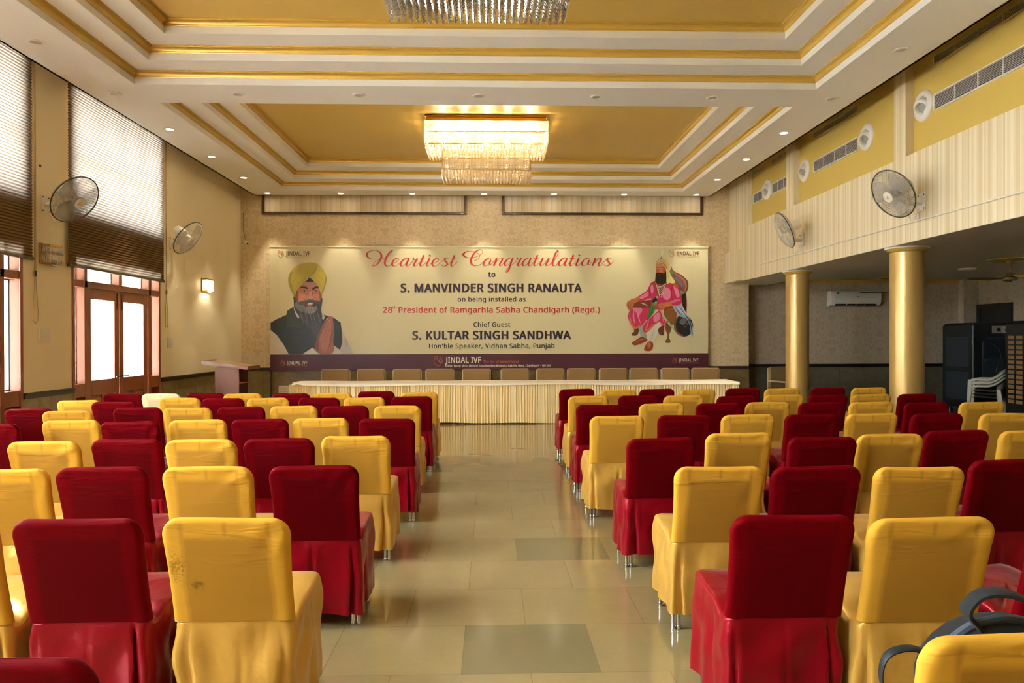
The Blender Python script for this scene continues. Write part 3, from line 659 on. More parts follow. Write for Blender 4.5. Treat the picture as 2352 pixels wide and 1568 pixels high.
def strap(name, pts, w_, th, mat, parent, wd=(0, 1, 0)):
    m = MB(); P = cat_rom(pts, 7); wv = Vector(wd); loops = []
    for i, p in enumerate(P):
        d = (P[min(i + 1, len(P) - 1)] - P[max(i - 1, 0)]).normalized(); u = wv - d * wv.dot(d); u.normalize(); n = d.cross(u)
        loops.append([tuple(p + u * (w_ / 2 * a) + n * (th / 2 * b)) for a, b in ((-1, -.6), (-.85, -1), (.85, -1), (1, -.6), (1, .6), (.85, 1), (-.85, 1), (-1, .6))])
    return m.loft(loops, cap0=True, cap1=True, smooth=True).build(name, mat, parent, sharp=50)
strap('carry_handle', [(-.085, -.04, .262), (-.125, -.07, .31), (-.10, -.085, .355), (-.04, -.09, .362), (.03, -.08, .33), (.075, -.05, .268)], .055, .012, BAGM, bp, (0.15, 1, 0))
strap('shoulder_strap', [(-.17, -.10, .15), (-.215, -.13, .20), (-.30, -.15, .245), (-.365, -.15, .225), (-.37, -.14, .15), (-.31, -.12, .10), (-.19, -.09, .06)], .026, .005, BAGD, bp, (.1, 1, .2))

# ------------------------------------------------------------------ head table
TX0, TX1, TY0, TY1, TZ = -3.60, 4.50, 13.02, 13.72, .735
GOLDSAT = None
t = NT('pale_gold_satin'); n = t.noise(t.mapv(t.obj(), (16, 16, 2)), 1.0, 3)
GOLDSAT = t.done(t.bsdf(col=t.mix(n, L(250, 232, 182), L(240, 212, 148)), rough=.34, spec=.5, sheen=.1, stint=(1, .95, .85, 1), normal=t.bump(n, .3, .01)))
tb = thing('banquet_table', 'long head table with a gathered pale gold satin skirt below the banner', 'table', ((TX0 + TX1) / 2, (TY0 + TY1) / 2, 0))
hw, hd = (TX1 - TX0) / 2, (TY1 - TY0) / 2
MB().box(-hw, hw, -hd, hd, TZ - .03, TZ - .001).build('tabletop', plain('plywood', L(110, 84, 54), .6), tb)
R = random.Random(8); xs = []; x = -hw
while x < hw: xs.append(x); x += R.uniform(.016, .030)
path = [(-hw, hd)] + [(-hw, hd - i * .05) for i in range(1, 14)] + [(-hw, -hd)] + [(x, -hd) for x in xs[1:]] + [(hw, -hd)] + [(hw, -hd + i * .05) for i in range(1, 15)]
loops = []; ph = [R.uniform(0, 6) for _ in range(5)]; amp = [R.uniform(.3, 1) for _ in path]; sgn = [1 if i % 2 else -1 for i in range(len(path))]
wide = [math.sin(i * .11 + ph[0]) * .5 + math.sin(i * .043 + ph[1]) * .5 for i in range(len(path))]
for v in (0, .05, .12, .3, .55, .8, 1):
    lp = []
    for i, (x, y) in enumerate(path):
        d = sgn[i] * amp[i] * (.012 + .006 * (1 - v) + .008 * v) + v * (.018 * wide[i] + .03) + .012
        zz = TZ - .012 - v * (TZ - .035 - .03 * wide[i] * .5)
        if y <= -hd + 1e-6: lp.append((x + .01 * v * math.sin(i * .3), y - d, zz))
        else: lp.append((x + (d if x > 0 else -d), y, zz))
    loops.append(lp)
m = MB(); m.loft(loops, closed=False); m.build('skirt', GOLDSAT, tb, sharp=80, fixn=False)
for x in (-3.95, -2.7, -1.45, -.2, 1.05, 2.3, 3.9):
    for y in (-.28, .28): MB().tube([(x, y, 0), (x, y, TZ - .03)], .014, 8).build('leg', BLACK, tb)
tc = MB(); NX = 120; loops = []
R = random.Random(3); k1, k2 = R.uniform(0, 6), R.uniform(0, 6)
for j, (yy, dz) in enumerate(((hd + .01, -.0), (hd * .5, 0), (0, 0), (-hd * .5, 0), (-hd - .004, 0), (-hd - .050, -.010), (-hd - .062, -.042))):
    lp = []
    for i in range(NX + 1):
        u = i / NX; x = -hw + 2 * hw * u; sag = .014 * math.sin(u * 21 + k1) + .010 * math.sin(u * 9 + k2)
        z = TZ + .006 + dz + (sag * .6 if j == 6 else 0) + (.003 * (math.sin(u * 33 + j) + 1) if j < 5 else 0)
        if u < .035 and j > 2: z += .025 * math.sin(u / .035 * PI)
        lp.append((x + (.05 if u < .01 and j > 3 else 0), yy, z))
    loops.append(lp)
tc.loft(loops, closed=False)
CLOTHW = plain('cream_tablecloth', L(250, 240, 218), .7)
o = tc.build('tablecloth', CLOTHW, None, sharp=80, fixn=False); o.location = ((TX0 + TX1) / 2, (TY0 + TY1) / 2, 0)
tag(o, 'cream cloth laid along the top of the head table', 'tablecloth')

# ------------------------------------------------------------------ upholstered armchairs behind the table
TAN = plain('tan_upholstery', L(150, 116, 66), .8, sheen=.3); CREAMFR = plain('cream_chair_frame', L(196, 178, 138), .45)
def armchair():
    r = thing('armchair', '-', 'chair', (0, 0, 0), 0, 'upholstered armchairs behind the head table')
    MB().box(-.265, .265, -.035, .035, .50, .945).build('backrest', TAN, r, bevel=.018, seg=3)
    MB().box(-.25, .25, -.52, -.03, .41, .48).build('seat', TAN, r, bevel=.02, seg=3)
    MB().box(-.25, .25, -.50, -.01, .375, .41).build('seat_frame', CREAMFR, r, bevel=.004)
    for s in (-1, 1):
        MB().box(s * .27 - .014, s * .27 + .014, -.50, -.47, 0, .64).build('leg', CREAMFR, r, bevel=.004)
        MB().box(s * .27 - .014, s * .27 + .014, .015, .045, 0, .92).build('leg', CREAMFR, r, bevel=.004)
        MB().box(s * .27 - .022, s * .27 + .022, -.51, .02, .64, .67).build('armrest', CREAMFR, r, bevel=.006)
        MB().box(s * .27 - .010, s * .27 + .010, -.47, .015, .385, .41).build('side_rail', CREAMFR, r)
    return r
AX = [-3.05, -2.36, -1.65, -1.01, -.29, .47, 1.17, 1.79, 2.42, 3.03, 3.65, 4.27]
ac = armchair()
for i, x in enumerate(AX):
    lab = 'tan upholstered armchair behind the head table, ' + (['nearest the lectern', 'second from the lectern end', 'third from the lectern end', 'fourth from the lectern end', 'fifth from the lectern end', 'sixth from the lectern end',
          'sixth from the column end', 'fifth from the column end', 'fourth from the column end', 'third from the column end', 'second from the column end', 'nearest the columns'][i])
    yy = 14.25 + (.0, .03, -.02, .02)[i % 4]
    if i == 0: ac.location = (x, yy, 0); ac['label'] = lab
    else: dup(ac, (x, yy, 0), (.02, -.03, .0)[i % 3], lab)
o = dup(ac, (5.95, 14.75, 0), .35, 'tan armchair with pale arms standing half behind the farther gold column')
o['group'] = 'upholstered armchairs'; 

# ------------------------------------------------------------------ lectern
LAM = m_wood('walnut_laminate', L(122, 78, 58), L(98, 60, 46), .65, (3, 3, 30)); LAMT = m_wood('light_laminate', L(160, 116, 72), L(136, 96, 58), .65, (2, 10, 10))
le = thing('lectern', 'walnut laminate lectern with a slanted top standing by the window wall corner', 'lectern', (-4.33, 12.2, 0), -.05)
m = MB(); m.box(-.20, .20, -.20, -.18, .06, 1.07).box(-.20, .20, .18, .20, .06, 1.07); m.build('side_panel', LAM, le, bevel=.002)
MB().box(-.20, -.18, -.18, .18, .06, 1.07).build('front_panel', LAM, le)
for z in (.35, .80): MB().box(-.18, .19, -.18, .18, z, z + .02).build('shelf', LAMT, le)
MB().box(-.24, .24, -.24, .24, 0, .06).build('plinth', LAM, le, bevel=.004)
m = MB(); m.M = Matrix.Translation((0, 0, 1.11)) @ Matrix.Rotation(math.radians(7), 4, 'Y')
m.box(-.38, .37, -.27, .27, -.022, .022).build('reading_top', LAMT, le, bevel=.006)
m = MB(); m.M = Matrix.Translation((0, 0, 1.11)) @ Matrix.Rotation(math.radians(7), 4, 'Y')
m.box(-.385, .375, -.275, -.27, -.03, .028).box(.37, .376, -.27, .27, -.03, .028).box(-.386, -.38, -.27, .27, -.03, .028).build('edge_band', LAM, le)
MB().box(-.19, .19, -.19, .19, 1.04, 1.085).build('top_cleat', BLACK, le)
# ------------------------------------------------------------------ recessed downlights
WARM = (1, .90, .72)
DISC = glow('lit_downlight', (1, .86, .64, 1), 16)
REFL = NT('downlight_reflector'); REFL = REFL.done(REFL.bsdf(col=L(176, 172, 164), rough=.35))
DX = [-4.53, -3.06, -1.6, -.14, 1.30, 2.745, 4.24]; DY = [7.35, 8.86, 10.35, 11.88, 13.41, 14.82]
spots = []
for j, y in enumerate(DY):
    for i, x in enumerate(DX):
        if i in (0, 6) or y in (8.86, 14.82): spots.append((x, y, y > 9.5, i, j))
def downlight(x, y, lit, lab):
    d = thing('downlight', lab, 'ceiling light', (x, y, ZS), 0, 'lit downlights in the far ceiling band' if lit else 'unlit downlights in the near ceiling band')
    MB().lathe([(.050, 0), (.052, -.006), (.066, -.010), (.078, -.006), (.080, 0)], 28).build('trim_ring', WPAINT, d)
    if lit: MB().lathe([(.0, -.001), (.050, -.001), (.050, -.004), (0, -.005)], 24).build('lamp_face', DISC, d)
    else:
        MB().lathe([(.05, -.004), (.044, .018), (.030, .034), (.018, .04), (0, .04)], 24).build('reflector', REFL, d)
        MB().lathe([(0, .008), (.014, .010), (.020, .022), (.016, .038)], 16).build('lamp_face', WPAINT, d)
    if lit:
        s = lamp('downlight_beam', 'SPOT', (x, y, ZS - .015), DOWN_W, WARM, spot_size=math.radians(50), spot_blend=.6, shadow_soft_size=.045)
    return d
DOWN_W = 62
side = lambda i: 'window side' if i == 0 else 'column side' if i == 6 else None
for x, y, lit, i, j in spots:
    if j in (1, 5):
        row = 'in the row above the banner' if j == 5 else 'in the band between the two coffers'
        lab = ('lit' if lit else 'unlit') + ' round downlight %s, %s from the window wall' % (row, ORD[i + 1])
    else: lab = ('lit' if lit else 'unlit') + ' round downlight on the %s, %s row from the banner wall' % (side(i), ORD[6 - j])
    downlight(x, y, lit, lab)

# ------------------------------------------------------------------ crystal chandeliers
BULB = glow('warm_lamp_tube', (1, .80, .50, 1), 24)
def rod_curtain(mb, x0, x1, y0, y1, z0, z1, sp, r, segs=1, n=6):
    pts = []
    nx = max(2, int((x1 - x0) / sp)); ny = max(2, int((y1 - y0) / sp))
    for i in range(nx + 1):
        for y in (y0, y1): pts.append((x0 + (x1 - x0) * i / nx, y))
    for i in range(1, ny):
        for x in (x0, x1): pts.append((x, y0 + (y1 - y0) * i / ny))
    for x, y in pts:
        for s in range(segs):
            a = z0 + (z1 - z0) * s / segs + .006; b = z0 + (z1 - z0) * (s + 1) / segs - .004
            mb.tube([(x, y, a), (x, y, a + .006), (x, y, b - .006), (x, y, b)], [r * .5, r, r, r * .5], n)
def beads(mb, x0, x1, y0, y1, z, sp, r, drop, R):
    nx = int((x1 - x0) / sp); ny = int((y1 - y0) / sp)
    for i in range(nx + 1):
        for j in range(ny + 1):
            x = x0 + (x1 - x0) * i / nx; y = y0 + (y1 - y0) * j / ny; dz = R.uniform(-.006, .006)
            prof = []
            for k in range(drop):
                c = z - r * 1.9 * k + dz; prof += [(.35 * r, c + .9 * r), (r, c), ]
            prof += [(.35 * r, prof[-1][1] - .95 * r), (0, prof[-1][1] - r)]
            mb.lathe(prof[::-1] if False else prof, 7, (x, y, 0))
def chandelier(x, y, lit, lab):
    c = thing('chandelier', lab, 'chandelier', (x, y, ZS + 3 * STEP), 0, 'rectangular crystal chandeliers'); R = random.Random(4)
    cr = CRYSTAL if lit else CRYSTALC
    hx, hy = .935, .40; top = 0
    MB().box(-hx, hx, -hy, hy, top - .03, top).box(-hx + .02, hx - .02, -hy + .02, hy - .02, top - .075, top - .03).build('ceiling_plate', BRASS, c, bevel=.006)
    m = MB(); rod_curtain(m, -hx, hx, -hy, hy, top - .435, top - .085, .0235, .0105, 2)
    tag(m.build('upper_crystal_rods', cr, c, fixn=False), kind='stuff')
    m = MB(); beads(m, -hx + .02, hx - .02, -hy + .02, hy - .02, top - .455, .050, .019, 2, R); tag(m.build('upper_crystal_beads', cr, c, fixn=False), kind='stuff')
    lx, ly = .675, .26
    m = MB(); rod_curtain(m, -lx, lx, -ly, ly, top - .80, top - .46, .0235, .0105, 2); tag(m.build('lower_crystal_rods', cr, c, fixn=False), kind='stuff')
    m = MB(); beads(m, -lx, lx, -ly, ly, top - .82, .049, .021, 3, R); tag(m.build('lower_crystal_beads', cr, c, fixn=False), kind='stuff')
    m = MB()
    for z, ax, ay in ((top - .085, hx, hy), (top - .255, hx, hy), (top - .44, hx, hy), (top - .46, lx, ly), (top - .63, lx, ly), (top - .80, lx, ly)):
        m.tube([(-ax, -ay, z), (ax, -ay, z), (ax, ay, z), (-ax, ay, z)], .005, 6, closed=True)
    for sx in (-1, 1):
        for sy in (-1, 1): m.tube([(sx * lx, sy * ly, top - .07), (sx * lx, sy * ly, top - .80)], .004, 6)
    m.build('wire_frame', BRASS, c, fixn=False)
    for k in range(8):
        xx = -hx + .14 + k * (2 * hx - .28) / 7
        for yy in (-.22, .22):
            MB().tube([(xx, yy, top - .08), (xx, yy, top - .13)], .016, 8).build('socket', BRASS, c)
            MB().lathe([(0, -.20), (.016, -.19), (.024, -.165), (.018, -.14), (.013, -.13)], 12, (xx, yy, top)).build('bulb', BULB if lit else WPAINT, c)
    if lit:
        for xx in (-.68, -.34, .0, .34, .68):
            for yy in (-.22, .22):
                lamp('chandelier_light', 'POINT', (x + xx, y + yy, ZS + 3 * STEP - .19), CH_W, (1, .84, .58), shadow_soft_size=.03)
    return c
CH_W = 6.5
chandelier(-.065, 11.40, True, 'lit two tier crystal chandelier in the coffer before the banner')
chandelier(-.10, 5.45, False, 'unlit crystal chandelier cut off by the top edge, in the nearer coffer')

# ------------------------------------------------------------------ crystal wall sconces
def sconce(y, z, lit, lab):
    s = thing('wall_sconce', lab, 'wall light', (XL, y, z), 0, 'crystal wall sconces'); cr = CRYSTAL if lit else CRYSTALC
    MB().box(0, .02, -.15, .15, -.12, .12).build('back_plate', BRASS, s, bevel=.004)
    MB().box(.02, .11, -.12, .13, .085, .11).build('top_plate', BRASS, s, bevel=.003)
    m = MB(); m.box(.108, .114, -.12, .13, -.012, -.004); m.box(.02, .114, -.122, -.116, -.012, -.004); m.build('wire_frame', BRASS, s)
    pts = [(.11, -.12 + i * .25 / 9) for i in range(10)] + [(.025 + i * .085 / 4, -.12) for i in range(4)] + [(.025 + i * .085 / 4, .13) for i in range(4)]
    for a, b in ((-.105, -.012), (-.006, .085)):
        for px, py in pts: MB().tube([(px, py, a), (px, py, a + .01), (px, py, b - .01), (px, py, b)], [.005, .011, .011, .005], 8).build('crystal_rod', cr, s)
    MB().tube([(.085, -.06, -.125), (.085, .08, -.125)], .014, 8).build('crystal_finial', cr, s)
    for py in (-.05, .06): MB().lathe([(0, -.05), (.018, -.035), (.022, 0), (.012, .05), (.012, .085)], 12, (.06, py, 0)).build('bulb', BULB if lit else WPAINT, s)
    if lit: lamp('sconce_light', 'POINT', (XL + .065, y, z), 7, WARM, shadow_soft_size=.03)
    return s
sconce(8.62, 2.53, False, 'unlit crystal wall sconce on the pier between the two blinds')
sconce(13.28, 2.52, True, 'lit crystal wall sconce on the cream wall near the banner')
# ------------------------------------------------------------------ printed banner on a frame in front of the wall
BY = 15.09; BL, BT, SX_, SZ_ = -4.592, 3.452, 9.132 / 1006, 2.573 / 286.5   # artwork units -> metres
def bx(u): return (u - 619) * SX_ - 4.566
def bz(v): return (564 - v) * SZ_ + 2.573 / 2
bn = thing('banner', 'wide printed congratulations banner with a maroon bottom strip behind the head table', 'banner', (0, BY, BT - 2.573 / 2))
def flat(name, polys, parent, layer0=0, mats=None, close=True):
    """flat printed shapes: (points, material index, smooth) in artwork units, each a hair above the last"""
    m = MB()
    for k, (pts, mi, sm) in enumerate(polys):
        P = [(u, v, 0) for u, v in pts]
        if sm: P = cat_rom(P, sm, True)
        y = -.004 - .00012 * (layer0 + k)
        vs = [(bx(p[0]), y, bz(p[1])) for p in P]; A = sum(vs[i - 1][0] * vs[i][2] - vs[i][0] * vs[i - 1][2] for i in range(len(vs)))
        if A < 0: vs = vs[::-1]
        m.add(vs, [tuple(range(len(vs)))], mi)
    return m.build(name, mats, parent, fixn=False)
def ink(name, col): return plain('print_' + name, col, .42)
VINYL = plain('cream_vinyl', L(218, 208, 166), .34); MAROON = ink('maroon', L(84, 36, 48))
MB().box(bx(619), bx(1625), -.002, .03, bz(850.5), bz(564)).build('print_panel', VINYL, bn)
flat('maroon_strip', [([(619, 812.5), (1625, 812.5), (1625, 850.5), (619, 850.5)], 0, 0)], bn, 0, [MAROON])
flat('strip_edge', [([(619, 811.6), (1625, 811.6), (1625, 812.7), (619, 812.7)], 0, 0)], bn, 1, [ink('pale_edge', L(226, 216, 190))])
m = MB(); m.box(bx(618), bx(1626), -.012, .034, bz(565), bz(562.6)); m.build('top_batten', plain('pale_batten', L(238, 226, 196), .4), bn)
for u in (620.5, 1123, 1623.5): MB().box(bx(u) - .015, bx(u) + .015, .0, .03, -(BT - 2.573 / 2), bz(850.5)).build('leg', RAIL, bn)
INKS = dict(red=ink('red', L(190, 44, 42)), dark=ink('aubergine', L(52, 38, 56)), black=ink('black', L(38, 32, 32)), white=ink('white', L(232, 222, 206)), orange=ink('orange', L(196, 96, 58)), tan=ink('tan', L(196, 138, 84)), wine=ink('wine', L(78, 26, 30)))
FONT = None
try: FONT = bpy.data.fonts.load(bpy.utils.system_resource('DATAFILES') + '/fonts/NotoSansMath-Regular.woff2')   # typeface shipped with Blender
except Exception: pass
def glyph_mesh(s):
    c = bpy.data.curves.new('print', 'FONT'); c.body = s
    if FONT: c.font = FONT
    c.size = 1.0; c.resolution_u = 3; c.space_character = 1.06
    o = bpy.data.objects.new('print', c); COL.objects.link(o)
    me = bpy.data.meshes.new_from_object(o.evaluated_get(bpy.context.evaluated_depsgraph_get()))
    bpy.data.objects.remove(o); bpy.data.curves.remove(c); return me
CAP = max(v.co.y for v in glyph_mesh('H').vertices)
def text(name, s, u0, u1, vbase, vtop, mat, bold=0.0, layer=12, cap=None):
    """one line of print fitted between u0..u1, its capitals from vtop down to vbase"""
    me = glyph_mesh(s); cap = CAP; bold *= 1.7 * CAP / .70
    xs = [v.co.x for v in me.vertices]; a, b = min(xs), max(xs)
    W = bx(u1) - bx(u0); H = (vbase - vtop) * SZ_
    fs = [tuple(p.vertices) for p in me.polygons]; m = MB(); k = 9 if bold else 1; st = bold * .9
    for q in range(k):                                # heavier weight: the same outlines struck again a little to the side
        dx, dz = (0, 0) if q == 0 else (st * math.cos(PI / 4 * q), st * .6 * math.sin(PI / 4 * q)); y = -.004 - .00012 * layer - .000006 * q
        m.add([(bx(u0) + (v.co.x - a + dx) / (b - a) * W, y, bz(vbase) + (v.co.y + dz) / cap * H) for v in me.vertices], fs)
    me = None
    o = m.build(name, mat, bn, fixn=False); return o
text('lettering', 'to', 1116, 1132, 634, 622, INKS['black'], .018)
text('lettering', 'S. MANVINDER SINGH RANAUTA', 916, 1330.5, 669.4, 650, INKS['dark'], .030)
text('lettering', 'on being installed as', 1046, 1201.5, 691.3, 680.5, INKS['black'], .016)
text('lettering', '28', 874.5, 896, 717, 704, INKS['red'], .02)
text('lettering', 'th', 896.5, 905.5, 707.5, 701.5, INKS['red'], .015)
text('lettering', 'President of Ramgarhia Sabha Chandigarh (Regd.)', 911, 1372.5, 717, 704, INKS['red'], .018)
text('lettering', 'Chief Guest', 1082, 1166, 750, 739.5, INKS['black'], .016)
text('lettering', 'S. KULTAR SINGH SANDHWA', 942.5, 1305, 778.6, 760, INKS['dark'], .030)
text('lettering', "Hon'ble Speaker, Vidhan Sabha, Punjab", 980, 1268, 799.4, 789, INKS['black'], .016)
def ribbon_poly(pts, w): # closed outline of a constant-width line
    P = [Vector((p[0], p[1], 0)) for p in pts]; lo, hi = [], []
    for i, p in enumerate(P):
        d = P[min(i + 1, len(P) - 1)] - P[max(i - 1, 0)]; d.normalize(); n = Vector((-d.y, d.x, 0))
        ww = w[i] if isinstance(w, list) else w
        lo.append(p + n * ww / 2); hi.append(p - n * ww / 2)
    return lo, hi
def strokes(name, lines, mat, layer, parent=None):
    m = MB()
    for k, (pts, w) in enumerate(lines):
        lo, hi = ribbon_poly(pts, w); y = -.004 - .00012 * (layer + (k % 8))
        n = len(lo); vs = [(bx(p.x), y, bz(p.y)) for p in lo + hi]
        m.add(vs, [(i, i + 1, n + i + 1, n + i) for i in range(n - 1)])
    return m.build(name, mat, parent or bn)
def emblem(u, v, s, mat, w):
    """two heads over a heart-like line"""
    circ = lambda cx_, cy_, r: [(u + s * (cx_ + r * math.cos(2 * PI * i / 20)), v + s * (cy_ + r * math.sin(2 * PI * i / 20))) for i in range(21)]
    heart = cat_rom([(u + s * a, v + s * b, 0) for a, b in ((.50, .50), (.42, .38), (.24, .33), (.06, .42), (.02, .60), (.16, .84), (.36, 1.04), (.50, 1.08), (.66, 1.02), (.84, .80), (.94, .58), (.84, .42), (.70, .40), (.60, .50), (.64, .62), (.78, .68), (.90, .62))], 5)
    left = cat_rom([(u + s * a, v + s * b, 0) for a, b in ((.42, .38), (.52, .52), (.60, .64), (.72, .72), (.86, .66))], 5)
    strokes('emblem', [(circ(.25, .15, .15), w), (circ(.74, .24, .11), w), ([(p.x, p.y) for p in heart], w), ([(p.x, p.y) for p in left], w)], mat, 12)
def logo(u, v, su, name_m, tag_m, emb_m, h=9.4):
    emblem(u, v, 14.5 * su, emb_m, .95 * su)
    text('logo_lettering', 'JINDAL IVF', u + 18.3 * su, u + 73.6 * su, v + 11.4 * su, v + 2.2 * su, name_m, .012)
    text('logo_lettering', 'The joy of parenthood', u + 18.3 * su, u + 73.6 * su, v + 17.1 * su, v + 12.9 * su, tag_m, .0)
logo(636.4, 573.3, 1.0, INKS['wine'], INKS['tan'], INKS['tan'])
logo(1533.2, 572.0, .97, INKS['wine'], INKS['tan'], INKS['tan'])
logo(641.8, 826.2, .83, INKS['white'], INKS['orange'], INKS['orange'])
logo(1541.5, 822.6, .82, INKS['white'], INKS['orange'], INKS['orange'])
emblem(990, 817.2, 21.5, INKS['orange'], 1.1)
text('logo_lettering', 'JINDAL IVF', 1017, 1098.6, 833.3, 820, INKS['white'], .022)
text('logo_lettering', 'The joy of parenthood', 1104, 1185, 833, 827.4, INKS['orange'], .012)
text('logo_lettering', '#3050, Sector 20-D, (Behind Guru Ravidass Bhawan), Dakshin Marg, Chandigarh - 160 020', 1016, 1259, 842.3, 837.8, INKS['white'], .02)

# flowing red script: pen strokes, thick going down and thin going up (units: 7.587 per artwork unit)
GL = {
 'e': (145, [[(0, 45), (60, 62), (110, 100), (118, 128), (90, 140)], [(90, 140), (45, 120), (10, 75), (2, 30), (25, 2), (60, 0), (105, 25), (145, 60)]]),
 'a': (205, [[(145, 132), (112, 140), (55, 115), (8, 60), (8, 8), (38, 0), (80, 32), (125, 100), (145, 132)], [(148, 138), (120, 70), (102, 18), (118, 0), (150, 12), (205, 75)]]),
 'r': (130, [[(0, 75), (18, 110), (22, 140)], [(18, 138), (25, 116), (55, 114), (92, 138)], [(90, 136), (55, 75), (28, 22), (38, 0), (70, 8), (130, 75)]]),
 't': (112, [[(70, 192), (38, 112), (8, 35), (18, 0), (50, 10), (112, 75)], [(5, 128), (83, 128)]]),
 'i': (105, [[(55, 136), (25, 70), (5, 20), (18, 0), (50, 10), (105, 70)], 'dot']),
 's': (180, [[(0, 62), (40, 105), (75, 135)], [(128, 112), (125, 132), (98, 140), (68, 122), (82, 85), (110, 50), (106, 20), (70, 0), (32, 2), (10, 18), (22, 32)], [(100, 15), (140, 40), (180, 84)]]),
 'o': (185, [[(90, 132), (50, 112), (10, 58), (10, 10), (48, 0)], [(48, 0), (100, 35), (132, 88)], [(132, 88), (134, 122), (108, 140), (80, 126)], [(136, 100), (112, 52), (118, 22), (142, 28), (190, 90)]]),
 'n': (185, [[(48, 138), (25, 70), (-5, 0)], [(-5, 0), (40, 60), (90, 120), (125, 140)], [(125, 140), (150, 130), (140, 90), (104, 34), (108, 2), (135, 5), (190, 72)]]),
 'g': (205, [[(145, 132), (112, 140), (55, 115), (8, 60), (8, 8), (38, 0), (80, 32), (125, 100), (145, 132)], [(146, 138), (105, 20), (75, -70), (45, -110)], [(45, -110), (25, -112), (35, -75), (75, -30), (120, 5), (226, 95)]]),
 'l': (113, [[(0, 60), (55, 125), (100, 210), (108, 278)], [(106, 280), (60, 225), (25, 125), (5, 35), (25, 0), (75, 20), (113, 75)]]),
 'u': (220, [[(58, 138), (22, 60), (12, 15), (28, 0), (75, 32), (140, 115), (165, 138)], [(165, 138), (128, 60), (112, 15), (130, 0), (170, 20), (220, 72)]])}
lines = []
def pen(pts, thick=30, thin=7):
    P = cat_rom([(p[0], p[1], 0) for p in pts], 8); W = []
    for i in range(len(P)):
        d = P[min(i + 1, len(P) - 1)] - P[max(i - 1, 0)]; L_ = max(1e-6, d.length); f = max(0, d.y / L_)   # y grows downwards
        W.append((thin + (thick - thin) * f ** 1.3) / 7.587)
    W = [(W[max(i - 2, 0)] + W[max(i - 1, 0)] + W[i] + W[min(i + 1, len(W) - 1)] + W[min(i + 2, len(W) - 1)]) / 5 for i in range(len(W))]
    lines.append(([(p.x, p.y) for p in P], W))
def glyph(ch, u, base):
    for st in GL[ch][1]:
        if st == 'dot': lines.append(([(u + 61 / 7.587 - 1.8, base - 25), (u + 61 / 7.587 + 1.8, base - 23.4)], 3.6)); continue
        pts = [(u + x / 7.587, base - y / 7.587) for x, y in st]
        if ch == 't' and len(st) == 2: lines.append((pts, 1.2))
        else: pen(pts)
A = lambda x, y: (820 + x / 7.587, 560 + y / 7.587)
B = lambda x, y: (1050 + x / 6.357, 560 + y / 6.357)
for st in ([(370, 140), (300, 102), (220, 104), (160, 135), (140, 175), (170, 225), (230, 248), (288, 250)], [(300, 102), (345, 118), (387, 170), (382, 240), (335, 320), (280, 362), (235, 376)], [(235, 376), (275, 305), (350, 258), (400, 240), (460, 228), (520, 195), (570, 135), (588, 95)], [(588, 93), (540, 125), (490, 195), (455, 280), (452, 335), (485, 374), (530, 360), (575, 322)]): pen([A(*p) for p in st], 34)
for ch, x in zip('eartiest', (575, 720, 925, 1055, 1167, 1268, 1420, 1590)): glyph(ch, A(x, 0)[0], 609.0)
for st in ([(215, 230), (270, 205), (292, 160), (260, 115), (200, 92)], [(200, 92), (115, 94), (62, 125), (60, 152), (100, 180), (160, 188)], [(160, 188), (240, 176), (300, 145), (338, 105), (325, 72), (295, 66)], [(295, 66), (240, 95), (190, 160), (166, 230), (182, 285), (235, 308)], [(235, 308), (290, 295), (345, 250)]): pen([B(*p) for p in st], 36)
for ch, x in zip('ongratulations', (345, 500, 655, 826, 918, 1083, 1170, 1355, 1448, 1608, 1701, 1788, 1949, 2105)): glyph(ch, B(x, 0)[0], 608.2)
strokes('script_lettering', lines, INKS['red'], 12)

# printed portrait of a man in a yellow turban with joined palms
def trace(sc, ou, ov): return lambda pts: [(ou + x / sc, ov + y / sc) for x, y in pts]
T = trace(4.613, 610, 560)
PAL = []; PIX = {}
def C(*c):
    if c not in PIX: PIX[c] = len(PAL); PAL.append(ink('tone_%d' % len(PAL), L(*c)))
    return PIX[c]
def line(f, pts, w, col): 
    P = cat_rom([(x, y, 0) for x, y in pts], 5); lo, hi = ribbon_poly([(p.x, p.y) for p in P], [w * (.25 + .75 * math.sin(PI * min(max(i / (len(P) - 1), .04), .96))) for i in range(len(P))])
    return (f([(p.x, p.y) for p in lo] + [(p.x, p.y) for p in reversed(hi)]), C(*col), 0)
def blob(f, cx_, cy_, rx, ry, col, rot=0): return (f([(cx_ + rx * math.cos(a) * math.cos(rot) - ry * math.sin(a) * math.sin(rot), cy_ + rx * math.cos(a) * math.sin(rot) + ry * math.sin(a) * math.cos(rot)) for a in [2 * PI * i / 20 for i in range(20)]]), C(*col), 0)
def sh(f, pts, col, sm=4): return (f(pts), C(*col), sm)
